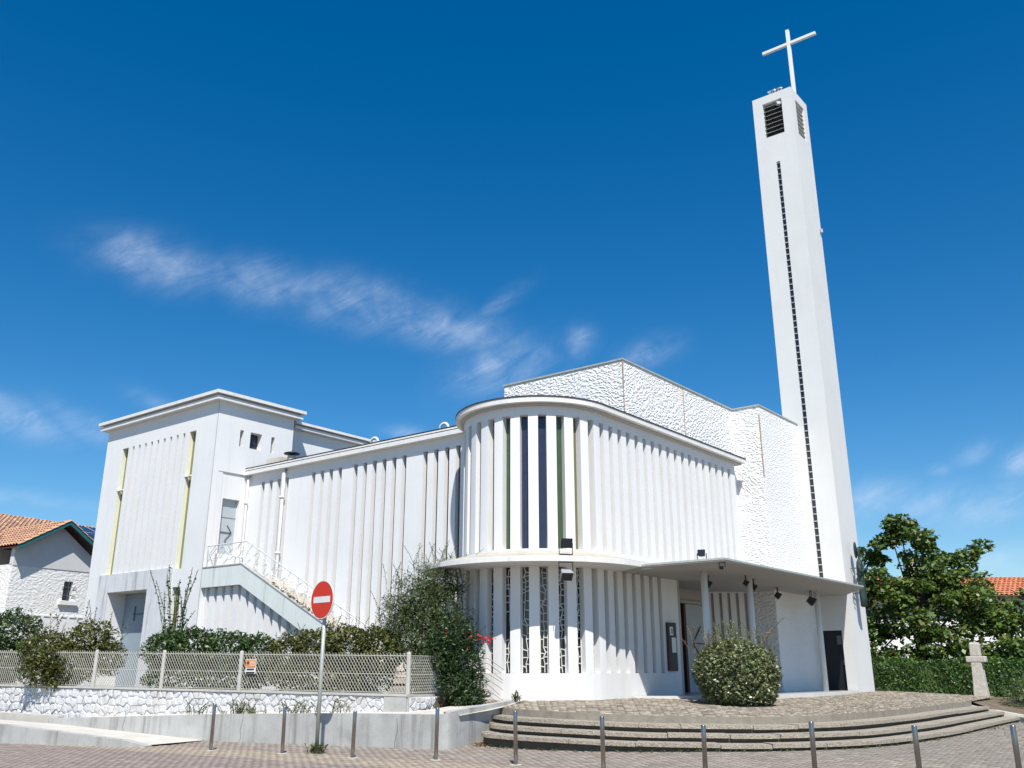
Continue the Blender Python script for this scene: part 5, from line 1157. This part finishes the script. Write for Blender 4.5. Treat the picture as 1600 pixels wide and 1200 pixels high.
f_ = shrub('feathery_shrub', 'tall feathery green shrub beside the rounded church wing', 'shrub', (-2.35, 24.3, GZ), [(.25, 0, 2.75, (.78, .6, .65)), (-.35, 0, 2.2, (.8, .6, .75)), (.45, 0, 1.95, (.75, .6, .8)), (-.7, 0, 1.5, (.6, .5, .6)), (.1, -.1, 1.2, (.95, .6, .8)), (.75, .1, 2.75, (.35, .3, .3))], 21000, .10, LEAF_OLEA, .1, .3, .24, 30, None, (130, LEAF_OLEA, .3, .8, .05))
o_ = shrub('red_flowering_oleander', 'dark leafy oleander with red flowers hanging over the wall', 'shrub', (-1.35, 23.2, .85), [(0, 0, 1.55, (.55, .45, .55)), (.15, 0, 1.0, (.55, .45, .6)), (.05, -.05, .45, (.62, .45, .5)), (-.45, -.1, 1.2, (.4, .4, .5)), (.3, -.1, .2, (.5, .4, .3))], 7200, .10, LEAF_OLEA_D, .4, .18, .34, 14, None, (26, LEAF_OLEA_D, .2, .5, .07))
pts = np.concatenate([rng.normal((-.72, 22.95, 2.43), (.09, .05, .06), (22, 3)), rng.normal((-.55, 22.95, 2.36), (.05, .04, .05), (12, 3)), rng.normal((-1.25, 22.75, 2.45), (.22, .1, .2), (10, 3))])
v, q = leaves(pts, .075, asp=.9); bigmesh('flowers', v, q, FLOWER, o_, 'stuff')
# trailing bare shoots of the oleander
tr = MB()
for i in range(12):
    p = Vector((-.95, 22.95, 1.9 - .12*i)); tr.tube([p, p + Vector((.35, -.1, .03)), p + Vector((.62 + random.uniform(0, .15), -.15, -.16 - random.uniform(0, .1)))], .006, 3, False)
tr.build('trailing_shoots', BARK, o_)
shrub('juniper', 'low spreading green bush at the right picture edge beside the steps', 'shrub', (17.6, 31.9, .35), [(0, 0, .45, (1.1, .8, .55)), (1.0, .2, .6, (1.1, .8, .6)), (.3, .2, .8, (.7, .6, .4))], 4200, .12, LEAF_OLEA, .5, .2, .3, 8, None, (20, LEAF_OLEA, .2, .4, .05))
shrub('yard_bush', 'leafy green bush behind the hedge under the orange roof', 'shrub', (21.6, 39.6, .7), [(0, 0, 1.3, (1.5, .9, .9)), (1.5, .3, 1.7, (1.3, .9, .9)), (-1.0, 0, 1.0, (.9, .7, .7)), (2.8, .2, 1.4, (1.1, .9, .9))], 4200, .17, LEAF_HEDGE, .5, .2, .6, 10)
# weeds at wall foot, tufts and fallen leaves
wr = prop(sprigs('wall_weeds', [(*lw(t, .45)[:2], .6 + .02*t) for t in list(rng.normal(.55, .28, 60)) + list(rng.normal(-1.0, .15, 16)) + list(rng.normal(2.2, .25, 30)) + list(rng.normal(3.35, .12, 14))], GRASS, None, .08, .38, .5, .05, .03), 'tufts of green weeds at the foot of the rubble wall', 'weeds', None, 'stuff')
ed = edge_offset(1.36)
prop(sprigs('step_weeds', [(p[0] + random.gauss(0, .1), p[1] - abs(random.gauss(0, .06)), street_z(p[0], p[1])) for p in ed for _ in range(4)], GRASS, None, .02, .06, .8, .035, .015), 'small weeds and moss along the foot of the church steps', 'weeds', None, 'stuff')
pts = np.array([(random.gauss(-.45, .25), random.gauss(20.75, .12), .11 + abs(random.gauss(0, .03))) for _ in range(170)] + [(random.gauss(13.5, 1.2), random.gauss(26.8, 1.3), .14) for _ in range(160)])
v, q = leaves(pts, .07, up=2); prop(bigmesh('fallen_leaves', v, q, LEAF_DRY), 'dry brown leaves fallen beside the steps', 'leaves', None, 'stuff')
r_ = thing('seedling', 'small green seedling growing where wall meets terrace below the drum', 'plant', (.1, 22.98, .95))
sprigs('leaves', [(.1 + random.gauss(0, .05), 22.98, .93) for _ in range(16)], GRASS, r_, .1, .28, .4, .06, .03)
